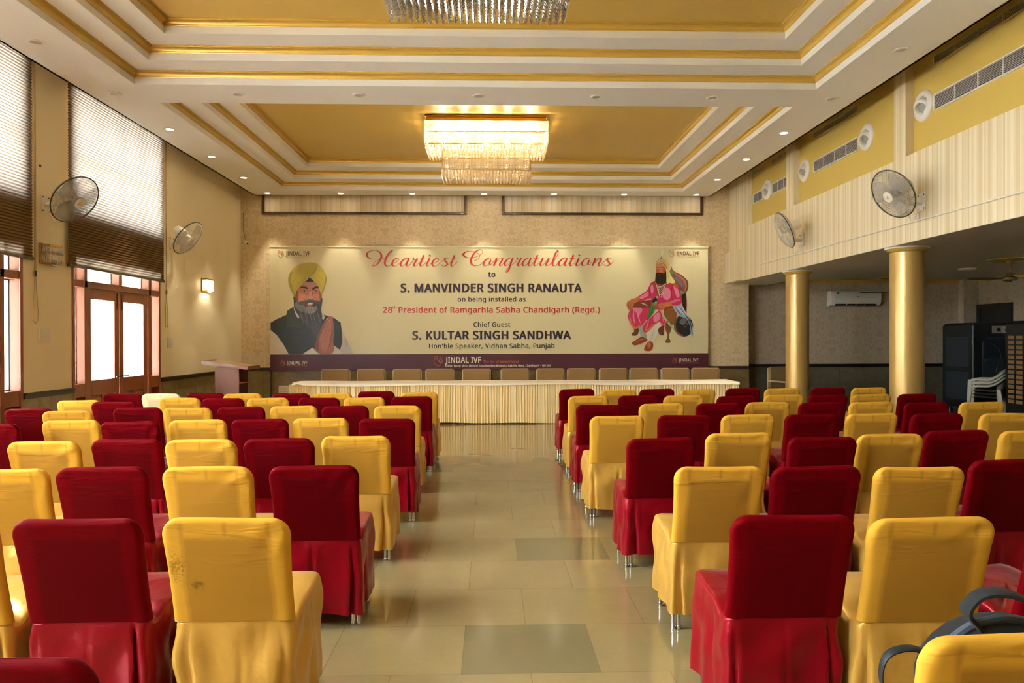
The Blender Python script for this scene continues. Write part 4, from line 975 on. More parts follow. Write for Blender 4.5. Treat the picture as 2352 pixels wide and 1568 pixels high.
P = [sh(T, [(44, 905), (110, 960), (180, 1060), (235, 1165), (52, 1165)], (214, 204, 190), 0),
 sh(T, [(785, 900), (840, 1000), (880, 1080), (910, 1163), (690, 1163), (710, 1085), (770, 1105)], (196, 192, 184), 0),
 sh(T, [(820, 980), (850, 1040), (845, 1100), (825, 1060)], (180, 178, 172)),
 sh(T, [(46, 830), (100, 795), (210, 745), (222, 700), (290, 655), (330, 700), (450, 780), (570, 725), (610, 748), (700, 772), (778, 830), (792, 955), (795, 1040), (770, 1118), (715, 1078), (600, 1165), (235, 1165), (180, 1060), (110, 960), (46, 905)], (38, 50, 54), 0),
 sh(T, [(290, 655), (222, 700), (210, 760), (218, 870), (330, 882), (380, 870), (330, 770)], (50, 64, 66), 0),
 line(T, [(218, 872), (300, 880), (360, 900)], 6, (24, 32, 36)), line(T, [(380, 880), (370, 1000), (330, 1160)], 6, (28, 38, 42)),
 line(T, [(120, 850), (190, 950), (250, 1080)], 10, (46, 58, 62)), line(T, [(700, 790), (745, 900), (760, 1020)], 14, (48, 58, 62)),
 sh(T, [(375, 1165), (480, 1095), (570, 1165)], (218, 212, 202), 0), sh(T, [(690, 1163), (705, 1080), (760, 1120), (800, 1163)], (210, 205, 196), 0),
 sh(T, [(288, 668), (300, 672), (345, 770), (325, 772), (300, 720)], (205, 202, 196)), sh(T, [(575, 735), (600, 745), (612, 772), (590, 798)], (200, 198, 194)),
 sh(T, [(298, 550), (288, 600), (296, 680), (335, 750), (378, 810), (420, 858), (480, 905), (505, 960), (520, 990), (538, 930), (562, 860), (585, 770), (575, 690), (580, 560), (450, 640)], (66, 68, 74)),
 sh(T, [(318, 480), (345, 450), (400, 388), (510, 392), (560, 450), (577, 500), (578, 560), (560, 600), (480, 600), (400, 610), (335, 625), (308, 560)], (192, 122, 98), 2),
 sh(T, [(405, 400), (510, 400), (540, 440), (480, 455), (400, 445)], (188, 136, 116)), sh(T, [(335, 520), (400, 525), (440, 560), (400, 590), (345, 600), (320, 560)], (212, 142, 114)),
 sh(T, [(490, 530), (560, 530), (570, 580), (520, 590), (492, 570)], (208, 136, 110)), sh(T, [(556, 470), (577, 500), (578, 570), (560, 590), (556, 530)], (150, 88, 72)),
 sh(T, [(312, 490), (335, 500), (336, 600), (316, 620), (304, 560)], (120, 84, 74)),
 sh(T, [(452, 490), (472, 490), (482, 540), (492, 572), (470, 590), (440, 582), (446, 540)], (206, 148, 126)), line(T, [(436, 572), (450, 586), (470, 590), (492, 574)], 6, (128, 72, 60)), line(T, [(478, 480), (488, 540), (500, 580)], 7, (160, 96, 78)),
 line(T, [(430, 560), (405, 580), (385, 605)], 6, (150, 88, 72)), line(T, [(508, 555), (530, 580), (548, 596)], 6, (150, 88, 72)),
 sh(T, [(352, 452), (390, 440), (430, 452), (436, 472), (395, 462), (358, 460)], (62, 44, 44)), sh(T, [(476, 474), (505, 448), (545, 444), (570, 466), (530, 462), (492, 478)], (58, 42, 42)),
 sh(T, [(372, 496), (388, 488), (410, 487), (426, 496), (410, 503), (386, 503)], (186, 164, 152)), blob(T, 399, 495, 9, 8, (40, 30, 30)), line(T, [(364, 495), (386, 485), (412, 484), (434, 497)], 5, (70, 44, 42)),
 sh(T, [(494, 497), (508, 489), (530, 489), (544, 497), (530, 503), (508, 503)], (182, 160, 150)), blob(T, 519, 496, 9, 8, (40, 30, 30)), line(T, [(486, 496), (506, 485), (532, 485), (550, 498)], 5, (70, 44, 42)),
 line(T, [(322, 492), (340, 510), (400, 522), (436, 516), (448, 494), (470, 490), (482, 500), (500, 518), (550, 514), (572, 500), (580, 496)], 3, (110, 86, 84)),
 sh(T, [(300, 640), (326, 606), (380, 625), (420, 665), (470, 670), (525, 650), (535, 690), (500, 725), (460, 742), (400, 720), (340, 700)], (124, 122, 124)), sh(T, [(420, 660), (500, 660), (525, 690), (480, 730), (430, 715)], (150, 146, 146)),
 sh(T, [(326, 618), (375, 600), (440, 586), (462, 582), (505, 590), (565, 604), (560, 630), (490, 618), (455, 622), (400, 644), (350, 636)], (88, 84, 88)),
 sh(T, [(412, 630), (450, 622), (492, 624), (480, 645), (440, 652)], (150, 70, 66)), sh(T, [(438, 624), (485, 620), (478, 632), (446, 636)], (238, 232, 224)), sh(T, [(420, 636), (492, 634), (472, 650), (436, 650)], (206, 104, 96))]
for i in range(16): x = 320 + i * 15; P.append(line(T, [(x, 660 + (i % 3) * 10), (x + 18, 740 + (i % 4) * 16), (x + 36 + (i % 5) * 3, 800 + (i % 3) * 24)], 5, ((96, 97, 104), (52, 54, 62), (130, 130, 134))[i % 3]))
P += [sh(T, [(298, 562), (270, 510), (240, 430), (231, 360), (255, 290), (310, 230), (390, 197), (470, 188), (530, 200), (590, 250), (625, 310), (634, 370), (620, 440), (590, 510), (575, 528), (545, 445), (510, 392), (455, 345), (400, 395), (345, 455), (316, 500)], (190, 174, 66), 3),
 sh(T, [(240, 430), (231, 360), (255, 290), (275, 300), (262, 380), (300, 520), (298, 562), (270, 510)], (166, 154, 66)),
 sh(T, [(455, 345), (520, 275), (540, 208), (590, 250), (625, 310), (634, 370), (620, 440), (590, 510), (575, 528), (545, 445), (510, 392)], (200, 184, 72), 3), sh(T, [(625, 330), (634, 370), (620, 440), (590, 510), (580, 500), (610, 430)], (158, 148, 70)),
 line(T, [(455, 345), (500, 300), (525, 250), (540, 206)], 6, (128, 118, 44)), line(T, [(300, 520), (330, 430), (400, 370), (455, 345)], 4, (160, 148, 56)), line(T, [(258, 410), (290, 380), (320, 360)], 4, (150, 138, 54)), line(T, [(510, 370), (550, 400), (585, 470)], 4, (160, 146, 56)), line(T, [(530, 330), (580, 360), (612, 430)], 4, (166, 152, 60)), line(T, [(545, 260), (590, 290), (622, 350)], 4, (160, 146, 58)), line(T, [(300, 300), (380, 260), (470, 240)], 4, (180, 164, 66)),
 sh(T, [(455, 346), (412, 392), (506, 395)], (46, 40, 68), 0),
 sh(T, [(505, 1102), (520, 1020), (548, 930), (592, 850), (632, 782), (655, 762), (672, 764), (686, 762), (697, 770), (700, 810), (708, 870), (708, 950), (700, 1030), (708, 1110), (690, 1155), (650, 1165), (565, 1165)], (158, 98, 78), 2),
 sh(T, [(560, 1000), (600, 900), (640, 820), (665, 800), (680, 840), (680, 930), (662, 1030), (640, 1110), (590, 1140)], (178, 114, 92), 3),
 sh(T, [(505, 1102), (520, 1020), (548, 930), (600, 850), (560, 960), (545, 1060), (550, 1150)], (120, 70, 56)),
 line(T, [(560, 985), (600, 890), (636, 800)], 5, (106, 60, 50)), line(T, [(590, 1000), (630, 900), (664, 815)], 5, (106, 60, 50)), line(T, [(612, 1010), (648, 930), (670, 880)], 5, (106, 60, 50)), line(T, [(640, 1110), (668, 1040), (684, 940), (690, 830)], 7, (92, 50, 44)), line(T, [(690, 1000), (698, 930), (698, 850)], 4, (120, 70, 56)), line(T, [(560, 1060), (600, 1020), (640, 1010)], 4, (130, 78, 62)),
 blob(T, 634, 792, 7, 12, (206, 150, 132), .4), blob(T, 664, 812, 6, 11, (206, 150, 132), .2), blob(T, 690, 778, 5, 9, (200, 146, 128)), line(T, [(498, 1100), (525, 1130), (560, 1162)], 10, (70, 70, 76)), line(T, [(503, 1098), (530, 1127), (562, 1156)], 4, (170, 170, 176))]
flat('portrait_print', P, bn, 14, PAL)

# printed painting of a seated bearded man in a pink robe on a carved chair
PAL = []; PIX = {}
T = trace(4.6125, 1400, 560)
PK, PKL, PKD, GOLDP, SKN, BRN = (196, 42, 88), (222, 128, 162), (150, 18, 52), (196, 118, 52), (188, 112, 70), (112, 64, 40)
P = [sh(T, [(612, 300), (635, 262), (645, 225), (655, 262), (690, 290), (740, 312), (790, 352), (822, 392), (826, 450), (815, 490), (800, 520), (803, 640), (800, 730), (760, 720), (740, 560), (640, 430)], (122, 76, 50), 3),
 line(T, [(655, 290), (720, 330), (780, 380), (800, 440), (785, 500)], 22, (168, 112, 84)), line(T, [(650, 320), (710, 350), (760, 400), (780, 470)], 26, (156, 70, 84)),
 line(T, [(655, 350), (700, 370), (740, 410), (756, 455)], 24, (84, 122, 156)), sh(T, [(625, 285), (650, 272), (672, 300), (640, 310)], (86, 140, 84)),
 sh(T, [(735, 490), (778, 505), (765, 545), (745, 540)], (120, 152, 84)), sh(T, [(752, 530), (800, 520), (803, 730), (770, 720)], (44, 28, 22), 0), line(T, [(800, 520), (806, 620), (802, 740)], 12, (150, 104, 72)),
 sh(T, [(560, 680), (670, 660), (700, 740), (670, 850), (600, 860)], (136, 88, 40)), line(T, [(575, 700), (640, 690), (690, 680)], 18, (170, 84, 46)),
 sh(T, [(575, 840), (640, 835), (642, 910), (618, 960), (620, 1000), (634, 1035), (620, 1052), (585, 1052), (574, 1035), (596, 1000), (598, 960), (578, 910)], (122, 84, 44)),
 sh(T, [(248, 885), (292, 885), (285, 950), (262, 972), (225, 972), (214, 948), (240, 935)], (104, 68, 40)),
 blob(T, 772, 868, 104, 120, (122, 80, 46), -.2), blob(T, 782, 868, 92, 114, (30, 36, 36), -.2), blob(T, 768, 822, 40, 34, (92, 110, 108), -.5), blob(T, 768, 832, 8, 10, (150, 96, 60)), blob(T, 800, 820, 9, 12, (150, 96, 60)), blob(T, 812, 848, 8, 9, (150, 96, 60)), blob(T, 790, 878, 7, 8, (150, 96, 60)),
 sh(T, [(655, 650), (700, 632), (745, 630), (780, 690), (820, 770), (852, 830), (873, 890), (873, 988), (852, 962), (838, 860), (800, 790), (740, 770), (690, 720)], (168, 178, 200), 2),
 line(T, [(680, 660), (720, 720), (770, 770)], 9, (70, 96, 150)), line(T, [(720, 650), (770, 720), (830, 810)], 9, (80, 108, 160)), line(T, [(790, 740), (845, 840), (868, 960)], 16, (58, 88, 128)), line(T, [(750, 650), (790, 720), (840, 800)], 6, (226, 226, 230)), line(T, [(690, 640), (740, 700), (800, 760)], 6, (226, 226, 230)),
 sh(T, [(285, 870), (340, 850), (360, 930), (378, 1000), (320, 998), (300, 930)], (158, 168, 168)),
 sh(T, [(175, 770), (200, 700), (225, 670), (330, 650), (430, 650), (450, 690), (375, 800), (335, 850), (245, 892), (200, 830)], PK, 2), sh(T, [(225, 680), (300, 665), (330, 700), (290, 760), (260, 720)], PKL), line(T, [(240, 690), (235, 770), (250, 850)], 16, PKL), line(T, [(270, 700), (290, 780), (310, 840)], 12, (226, 150, 176)), line(T, [(200, 720), (195, 770), (225, 850)], 12, (214, 96, 136)),
 line(T, [(172, 765), (205, 830), (245, 888), (300, 872), (345, 845)], 22, GOLDP),
 sh(T, [(340, 930), (335, 880), (375, 820), (430, 770), (490, 715), (530, 700), (560, 760), (588, 868), (560, 878), (535, 850), (515, 822), (470, 850), (420, 900), (372, 940)], PK, 2), sh(T, [(450, 770), (500, 725), (525, 760), (510, 805), (460, 830)], PKL), line(T, [(400, 810), (380, 870), (365, 920)], 14, PKL), line(T, [(545, 760), (555, 810), (570, 860)], 9, PKL),
 line(T, [(340, 932), (400, 905), (450, 855), (515, 822)], 16, GOLDP), line(T, [(520, 822), (545, 860), (588, 872)], 14, GOLDP),
 sh(T, [(440, 880), (520, 830), (524, 910), (470, 1000), (448, 1045), (400, 1032), (415, 960)], (206, 202, 188)), line(T, [(450, 900), (440, 970), (420, 1030)], 12, (176, 178, 170)),
 sh(T, [(500, 905), (540, 870), (562, 880), (560, 965), (515, 962)], (104, 48, 34)),
 sh(T, [(218, 1052), (260, 1020), (320, 988), (375, 1008), (378, 1030), (300, 1066), (245, 1078)], (150, 66, 38)), line(T, [(240, 1050), (300, 1020), (360, 1015)], 10, (186, 104, 66)),
 sh(T, [(348, 1125), (360, 1085), (400, 1036), (440, 1050), (443, 1100), (420, 1138), (370, 1140)], (146, 60, 36)), blob(T, 402, 1075, 18, 30, (184, 104, 66), .2),
 sh(T, [(250, 615), (330, 600), (440, 590), (460, 640), (420, 668), (240, 668)], (120, 58, 36)), line(T, [(310, 620), (345, 630), (385, 655)], 16, (204, 170, 116)),
 sh(T, [(468, 385), (420, 410), (390, 470), (360, 505), (265, 565), (262, 600), (300, 610), (405, 575), (425, 550), (430, 640), (470, 690), (560, 690), (630, 650), (700, 650), (745, 630), (752, 580), (735, 500), (712, 430), (670, 398), (590, 395)], PK, 2),
 sh(T, [(420, 440), (445, 430), (450, 500), (425, 520)], PKL), sh(T, [(300, 560), (360, 520), (395, 500), (390, 545), (320, 580)], PKL), sh(T, [(560, 460), (620, 470), (640, 540), (600, 590), (550, 560)], PKL), sh(T, [(665, 440), (700, 450), (730, 540), (700, 560)], PKL), line(T, [(600, 630), (680, 600), (735, 590)], 26, (214, 112, 150)), line(T, [(650, 440), (640, 520), (655, 590)], 10, PKD), line(T, [(420, 430), (405, 500), (425, 580)], 10, PKD), line(T, [(470, 560), (520, 640), (600, 650)], 12, PKD),
 sh(T, [(655, 400), (690, 410), (715, 450), (700, 470), (672, 440)], (184, 92, 46)), line(T, [(262, 565), (300, 590)], 30, GOLDP), sh(T, [(205, 585), (262, 572), (280, 605), (240, 622)], GOLDP), sh(T, [(565, 620), (640, 612), (640, 650), (580, 660)], GOLDP),
 sh(T, [(205, 590), (240, 600), (238, 650), (205, 710), (190, 700), (205, 660), (200, 690), (180, 690), (162, 655), (166, 615)], SKN), line(T, [(215, 620), (200, 660), (196, 700)], 5, (120, 60, 36)), line(T, [(190, 620), (178, 655), (184, 688)], 5, (120, 60, 36)),
 sh(T, [(500, 640), (530, 625), (575, 632), (580, 660), (550, 695), (520, 690)], SKN), line(T, [(515, 645), (540, 650), (560, 646)], 4, (120, 60, 36)), line(T, [(512, 662), (535, 668), (558, 664)], 4, (120, 60, 36)), line(T, [(516, 680), (535, 684), (552, 680)], 4, (120, 60, 36)),
 sh(T, [(425, 640), (470, 655), (455, 720), (420, 770), (375, 805), (395, 730)], (62, 130, 64)), line(T, [(445, 660), (430, 720), (390, 790)], 8, (30, 84, 44)), blob(T, 466, 614, 26, 28, (96, 160, 84)), line(T, [(430, 645), (470, 655), (500, 640)], 12, (170, 84, 56)), blob(T, 470, 608, 10, 16, (150, 200, 130)),
 line(T, [(522, 700), (560, 770), (620, 850), (690, 925)], 26, (158, 178, 132)), line(T, [(524, 705), (562, 775), (620, 855)], 7, (210, 206, 170)), line(T, [(590, 815), (605, 835)], 30, (160, 110, 62)), line(T, [(670, 905), (720, 955), (778, 988)], 22, (146, 84, 46)),
 sh(T, [(462, 400), (500, 420), (590, 395), (575, 470), (530, 530), (485, 545), (460, 480)], (150, 62, 54)),
 sh(T, [(430, 600), (470, 560), (500, 540), (490, 590), (450, 620)], (56, 44, 66))]
for k, (w_, d_) in enumerate(((60, 30), (58, 55), (54, 85), (50, 115), (48, 140))): P.append(line(T, [(470 + k * 2, 400 + k * 6), (490 + k * 4, 420 + d_ * .7), (515 + k * 2, 420 + d_), (550, 415 + d_ * .75), (592 - k * 3, 392 + k * 8)], 6 if k else 9, ((216, 212, 190), (120, 160, 168))[k == 1]))
P += [blob(T, 505, 478, 9, 10, (216, 170, 130)), blob(T, 490, 560, 12, 14, (196, 170, 140)),
 sh(T, [(585, 255), (612, 262), (640, 330), (685, 395), (655, 412), (620, 405), (598, 415), (586, 340)], (220, 206, 128), 3), line(T, [(600, 280), (612, 340), (620, 400)], 6, (180, 160, 84)), line(T, [(612, 290), (640, 350), (660, 400)], 6, (236, 226, 160)),
 sh(T, [(478, 235), (500, 205), (535, 198), (565, 225), (582, 260), (578, 300), (540, 320), (492, 312), (480, 280)], (196, 122, 76)), sh(T, [(500, 215), (540, 205), (560, 230), (520, 238)], (206, 138, 92)), sh(T, [(555, 235), (582, 262), (578, 300), (556, 295)], (168, 96, 58)), sh(T, [(480, 260), (500, 270), (498, 300), (482, 290)], (178, 84, 60)),
 line(T, [(482, 242), (495, 235), (508, 242)], 5, (40, 24, 20)), line(T, [(520, 243), (538, 235), (556, 246)], 6, (40, 24, 20)), blob(T, 495, 250, 7, 4, (214, 194, 176)), blob(T, 494, 250, 4, 4, (24, 18, 16)), blob(T, 538, 252, 9, 4.5, (214, 194, 176)), blob(T, 537, 252, 4, 4, (24, 18, 16)), line(T, [(514, 245), (508, 270), (502, 280), (516, 284)], 4, (140, 80, 50)),
 sh(T, [(474, 285), (470, 340), (468, 390), (490, 410), (530, 420), (565, 415), (586, 400), (588, 330), (582, 270), (570, 296), (545, 305), (520, 296), (495, 300), (482, 296)], (26, 21, 18), 3), sh(T, [(492, 300), (510, 292), (525, 300), (550, 292), (545, 306), (520, 312), (505, 310)], (18, 14, 12)), line(T, [(500, 314), (514, 318), (528, 313)], 6, (176, 84, 70)),
 sh(T, [(476, 245), (472, 200), (490, 165), (520, 148), (560, 146), (592, 165), (614, 205), (612, 245), (600, 268), (580, 245), (550, 205), (530, 192), (505, 200)], (214, 168, 84), 3), sh(T, [(560, 150), (592, 168), (612, 210), (606, 250), (590, 210), (575, 170)], (226, 190, 110)), line(T, [(500, 170), (488, 200), (482, 240)], 6, (150, 104, 46)), line(T, [(540, 185), (575, 220), (600, 262)], 6, (140, 96, 42)),
 line(T, [(478, 210), (500, 178), (526, 168), (560, 178), (590, 215), (602, 255)], 9, (176, 180, 164)), blob(T, 526, 172, 17, 16, (206, 206, 196)), blob(T, 526, 172, 9, 9, (130, 120, 120)), line(T, [(515, 190), (528, 196), (540, 190)], 8, (90, 130, 150)), sh(T, [(520, 150), (532, 120), (540, 150)], (160, 84, 44), 0),
 sh(T, [(534, 122), (530, 80), (540, 60), (558, 62), (562, 76), (550, 100), (542, 124)], (224, 222, 216))]
flat('painting_print', P, bn, 14, PAL)
# ------------------------------------------------------------------ oscillating wall fans
GREYW = plain('grey_guard_wire', L(120, 114, 104), .4); PALEW = plain('pale_guard_wire', L(196, 186, 166), .4); RIMD = plain('dark_guard_rim', L(62, 62, 60), .4)
t = NT('smoky_fan_blade'); tp = t.n('ShaderNodeBsdfTransparent', {'Color': (.9, .9, .9, 1)}); pb = t.bsdf(col=L(206, 202, 196), rough=.25)
BLADE = t.done(t.n('ShaderNodeMixShader', {0: .36, 1: tp, 2: pb.outputs[0]}))
FANB = plain('fan_body_plastic', L(230, 220, 200), .35)
def wall_fan(plate, centre, n, wire, rim, lab, rpm=0.3, pull=False):
    f = thing('wall_fan', lab, 'fan', (0, 0, 0), 0, 'oscillating wall fans')
    s = 1 if plate[0] < 0 else -1; f.location = plate
    P = Vector((0, 0, 0)); Cn = Vector(centre) - Vector(plate); n = Vector(n).normalized()
    M = frame_from_normal(Cn, n); Rr_ = .295
    MB().box(0 if s > 0 else -.012, .012 if s > 0 else 0, -.075, .075, -.10, .10).build('wall_plate', WPAINT, f, bevel=.003)
    m = MB()
    for y in (-.055, .055):
        for z in (-.08, .08): m.tube([(s * .010, y, z), (s * .016, y, z)], .009, 8)
    m.build('plate_screw', BLACK, f)
    back = Cn - n * .13
    m = MB(); m.tube(cat_rom([(s * .01, 0, 0), (s * .09, 0, .0), (s * .17, 0, -.01), tuple(back + Vector((s * -.02, 0, -.13))), tuple(back + Vector((0, 0, -.05)))], 5), .026, 10); m.tube([(s * .15, 0, -.02), (s * .15, 0, .06)], .036, 12)
    m.build('arm', FANB, f)
    m = MB(); m.M = M; m.lathe([(0, -.255), (.05, -.252), (.070, -.235), (.076, -.18), (.080, -.10), (.080, -.075), (.06, -.07), (.012, -.066), (.012, .0)], 28); m.build('motor', FANB, f)
    def wires(prof, k, name, rad):
        m = MB(); m.M = M
        for i in range(k):
            a = 2 * PI * i / k; ca, sa = math.cos(a), math.sin(a); m.tube([(r * ca, r * sa, z) for r, z in prof], rad, 4, cap=False)
        for r, z in (prof[1], prof[-2]):
            m.tube([(r * math.cos(2 * PI * i / 40), r * math.sin(2 * PI * i / 40), z) for i in range(40)], rad, 4, closed=True)
        return m.build(name, wire, f, fixn=False)
    wires([(.065, .088), (.12, .085), (.20, .072), (.26, .048), (Rr_ - .006, .014)], 90, 'front_guard', .0016)
    wires([(.075, -.075), (.14, -.072), (.22, -.058), (.27, -.036), (Rr_ - .004, -.006)], 84, 'rear_guard', .0016)
    m = MB(); m.M = M; m.tube([(Rr_ * math.cos(2 * PI * i / 64), Rr_ * math.sin(2 * PI * i / 64), .004) for i in range(64)], .0075, 8, closed=True); m.build('guard_rim', rim, f)
    m = MB(); m.M = M; m.lathe([(0, .094), (.05, .093), (.066, .088), (.066, .082), (0, .082)], 28); hc = m.build('hub_cap', FANB, f)
    m = MB(); m.M = M
    for k, (a, b) in enumerate(((-.014, .012), (.012, .014), (-.004, -.006), (.016, -.012), (-.018, -.014))): m.lathe([(0, .0948), (.006, .0946), (.006, .094)], 8, (a, b, 0), k % 2)
    m.build('hub_badge', [plain('badge_blue', L(50, 70, 140)), plain('badge_red', L(180, 50, 50))], hc)
    m = MB(); m.M = M; m.lathe([(0, .055), (.035, .05), (.045, .03), (.045, -.03), (0, -.03)], 20); m.build('blade_hub', FANB, f)
    for k in range(3):
        a0 = 2 * PI * k / 3 + rpm; loops = []
        for i in range(9):
            r = .04 + .235 * i / 8; wd = .55 + .62 * math.sin(PI * min(1, .25 + .68 * i / 8)); row = []
            for j in range(7):
                a = a0 + (j / 6 - .5) * wd * 1.25 + .25 * i / 8; row.append((r * math.cos(a), r * math.sin(a), .022 * (j / 6 - .5) * 1.6 + .006))
            loops.append(row)
        m = MB(); m.M = M; m.loft(loops, closed=False); o = m.build('blade', BLADE, f, fixn=False)
    cpts = [tuple(back + Vector((s * -.03, 0, -.12))), (s * .14, .03, -.16), (s * .08, .05, -.20), (s * .03, .05, -.12), (s * .01, .04, -.06)]
    MB().tube(cat_rom(cpts, 6), .004, 6).build('power_cord', FANB, f)
    if pull: MB().tube(cat_rom([tuple(back + Vector((.02, .0, -.13))), (s * .16, .12, -.30), (s * .10, .26, -.48), (s * .02, .26, -.62), (s * .012, .16, -.72)], 8), .0035, 6).build('pull_cord', FANB, f)
    return f
wall_fan((XL, 8.59, 3.11), (-4.80, 8.49, 3.15), (.80, -.22, -.56), GREYW, RIMD, 'wall fan with dark rimmed guard on the pier beside the nearer blind', .2)
wall_fan((XL, 11.92, 3.09), (-4.80, 11.61, 3.144), (.80, -.10, -.58), PALEW, RIMD, 'pale wall fan on the cream wall between the farther blind and lit sconce', .9, True)
wall_fan((XR, 8.33, 3.12), (4.63, 8.19, 3.188), (-.86, -.18, -.50), GREYW, RIMD, 'wall fan on the striped wall nearer the viewer, above the nearer gold column', .5)
wall_fan((XR, 11.59, 3.12), (4.63, 11.26, 3.234), (-.92, .12, -.42), PALEW, RIMD, 'wall fan on the striped wall farther off, above the farther gold column', .1)

# ------------------------------------------------------------------ air outlets on the mustard recesses
XP = XR + .10
VOID = plain('dark_duct', L(18, 18, 18), .8); ALU = plain('dull_grille_metal', L(214, 200, 166), .45)
def grille(y0, y1, z0, z1, rows, cols, mat, lab, back=None):
    g = thing('air_grille', lab, 'vent', (XP, (y0 + y1) / 2, (z0 + z1) / 2), 0, 'slotted air grilles'); hy, hz = (y1 - y0) / 2, (z1 - z0) / 2; b = .014
    m = MB(); m.box(-.016, 0, -hy, hy, hz - b, hz).box(-.016, 0, -hy, hy, -hz, -hz + b).box(-.016, 0, -hy, -hy + b, -hz + b, hz - b).box(-.016, 0, hy - b, hy, -hz + b, hz - b); m.build('grille_frame', mat, g)
    m = MB()
    for i in range(rows):
        z = -hz + b + (2 * hz - 2 * b) * (i + .5) / rows; m.box(-.012, -.002, -hy + b, hy - b, z - .0018, z + .0018)
    m.build('louvre', mat, g, fixn=False)
    m = MB()
    for i in range(1, cols): y = -hy + 2 * hy * i / cols; m.box(-.013, -.001, y - .005, y + .005, -hz + b, hz - b)
    if cols > 1: m.build('divider', mat, g)
    MB().box(-.0015, -.0005, -hy + b, hy - b, -hz + b, hz - b).build('duct_opening', VOID, g)
    return g
for (y0, y1, c, w_) in ((5.6, 8.25, 7, 'first from the viewer'), (9.98, 11.38, 4, 'second from the viewer'), (12.3, 13.09, 3, 'third from the viewer'), (13.54, 14.04, 2, 'farthest from the viewer')):
    grille(y0, y1, 4.155, 4.35, 10, c, WPAINT, 'white slotted air grille in the lower line on mustard wall panels, ' + w_)
    grille(y0, y1, 4.69, 4.80, 6, c, ALU, 'dull metal air grille in the upper line under the ceiling edge, ' + w_)
def diffuser(y, z, lab, r=.182):
    d = thing('jet_diffuser', lab, 'vent', (XP, y, z), 0, 'round white jet air diffusers')
    M = frame_from_normal((0, 0, 0), (-1, 0, 0))
    m = MB(); m.M = M; m.lathe([(r, 0), (r, .006), (r * .97, .018), (r * .86, .030), (r * .70, .034), (r * .62, .026), (r * .60, .004)], 40); m.build('flange', WPAINT, d)
    m = MB(); m.M = frame_from_normal((-.01, -.010, -.02), (-.8, -.42, -.42)); m.lathe([(r * .60, -.02), (r * .60, .02), (r * .52, .045), (r * .38, .062), (r * .36, .058), (r * .34, -.02)], 32); m.build('nozzle', WPAINT, d)
    m = MB(); m.M = frame_from_normal((-.01, -.010, -.02), (-.8, -.42, -.42)); m.lathe([(0, .012), (r * .35, .014)], 24); m.build('throat', plain('diffuser_throat', L(150, 146, 138), .5), d)
for y, z, w_ in ((8.46, 4.29, 'on the mustard panel nearest the viewer'), (9.76, 4.275, 'at the near end of the middle mustard panel'), (11.72, 4.28, 'at the far end of the middle mustard panel'), (13.32, 4.29, 'on the farthest mustard panel')): diffuser(y, z, 'round white jet diffuser ' + w_)

# ------------------------------------------------------------------ switches, sockets, camera
def plate(name, loc, size, n, rockers, lab, cat, group=None, mat=None):
    """plate on a wall; n is the way it faces: '+x', '-x' or '-y'"""
    o = thing(name, lab, cat, loc, 0, group); w_, h = size; m = MB(); M = {'+x': Matrix.Rotation(PI / 2, 4, 'Z'), '-x': Matrix.Rotation(-PI / 2, 4, 'Z'), '-y': Matrix.Identity(4)}[n]
    m.M = M; m.box(-w_ / 2, w_ / 2, -.012, 0, -h / 2, h / 2).build('plate', mat or WPLAST, o, bevel=.003)
    for (a, b, c, d, k) in rockers:
        m = MB(); m.M = M; m.box(a * w_, b * w_, -.016, -.011, c * h, d * h).build(k, BLACK if k == 'socket_hole' else WPLAST, o, bevel=.0 if k == 'socket_hole' else .002)
    return o
RK = [(-.3, .3, .05, .36, 'rocker'), (-.3, .3, -.36, -.05, 'rocker')]
plate('switch_plate', (XL, 8.57, 1.58), (.21, .165), '+x', RK, 'white switch plate on the pier between the two doors', 'switch')
plate('switch_plate', (XL, 11.86, 1.475), (.19, .165), '+x', RK, 'white switch plate on the cream wall just past the farther door', 'switch')
plate('switch_plate', (XL, 11.80, 2.86), (.085, .13), '+x', RK, 'small switch plate beside the top of the farther blind cord', 'switch')
SO = [(-.3 + i * .16, -.26 + i * .16, -.05 + .14 * (i % 2), .03 + .14 * (i % 2), 'socket_hole') for i in range(4)] + [(-.3 + i * .17, -.26 + i * .17, -.34, -.26, 'socket_hole') for i in range(4)]
plate('socket_plate', (-4.32, YB - .012, .49), (.21, .16), '-y', SO, 'cream power socket plate low on the marble beside the head table', 'socket')
plate('socket_box', (XR, 8.43, 2.97), (.10, .07), '-x', [(-.3, .1, -.3, .3, 'rocker')], 'small white socket under the fan above the nearer gold column', 'socket', 'small sockets under the striped wall fans')
plate('socket_box', (XR, 11.68, 2.97), (.10, .07), '-x', [(-.3, .1, -.3, .3, 'rocker')], 'small white socket under the fan above the farther gold column', 'socket', 'small sockets under the striped wall fans')
cc = thing('dome_camera', 'small white camera with a dark cable in the wall corner left of the banner', 'camera', (-5.08, YB - .002, 3.54))
MB().box(-.05, .03, -.03, 0, -.04, .05).build('bracket', WPLAST, cc, bevel=.004)
m = MB(); m.M = frame_from_normal((.03, -.04, -.02), (.5, -1, -.4)); m.lathe([(.035, -.05), (.035, .015), (.02, .02)], 16).build('body', WPLAST, cc)
m = MB(); m.M = frame_from_normal((.03, -.04, -.02), (.5, -1, -.4)); m.lathe([(.02, .019), (.018, .026), (0, .028)], 12).build('lens', BLACK, cc)
MB().tube(cat_rom([(.0, -.02, .03), (-.03, -.012, .12), (-.06, -.006, .26), (-.06, -.006, .42), (-.07, -.006, .62)], 5), .004, 6).build('cable', BLACK, cc)
nl = MB().lathe([(0, -.015), (.016, -.012), (.018, 0), (.012, .004), (0, .005)], 10)
o = nl.build('wall_hook', BLACK); o.location = (XL + .004, 8.505, 3.54); o.rotation_euler = (0, PI / 2, 0); tag(o, 'small dark hook on the pier above the nearer wall fan', 'hook')

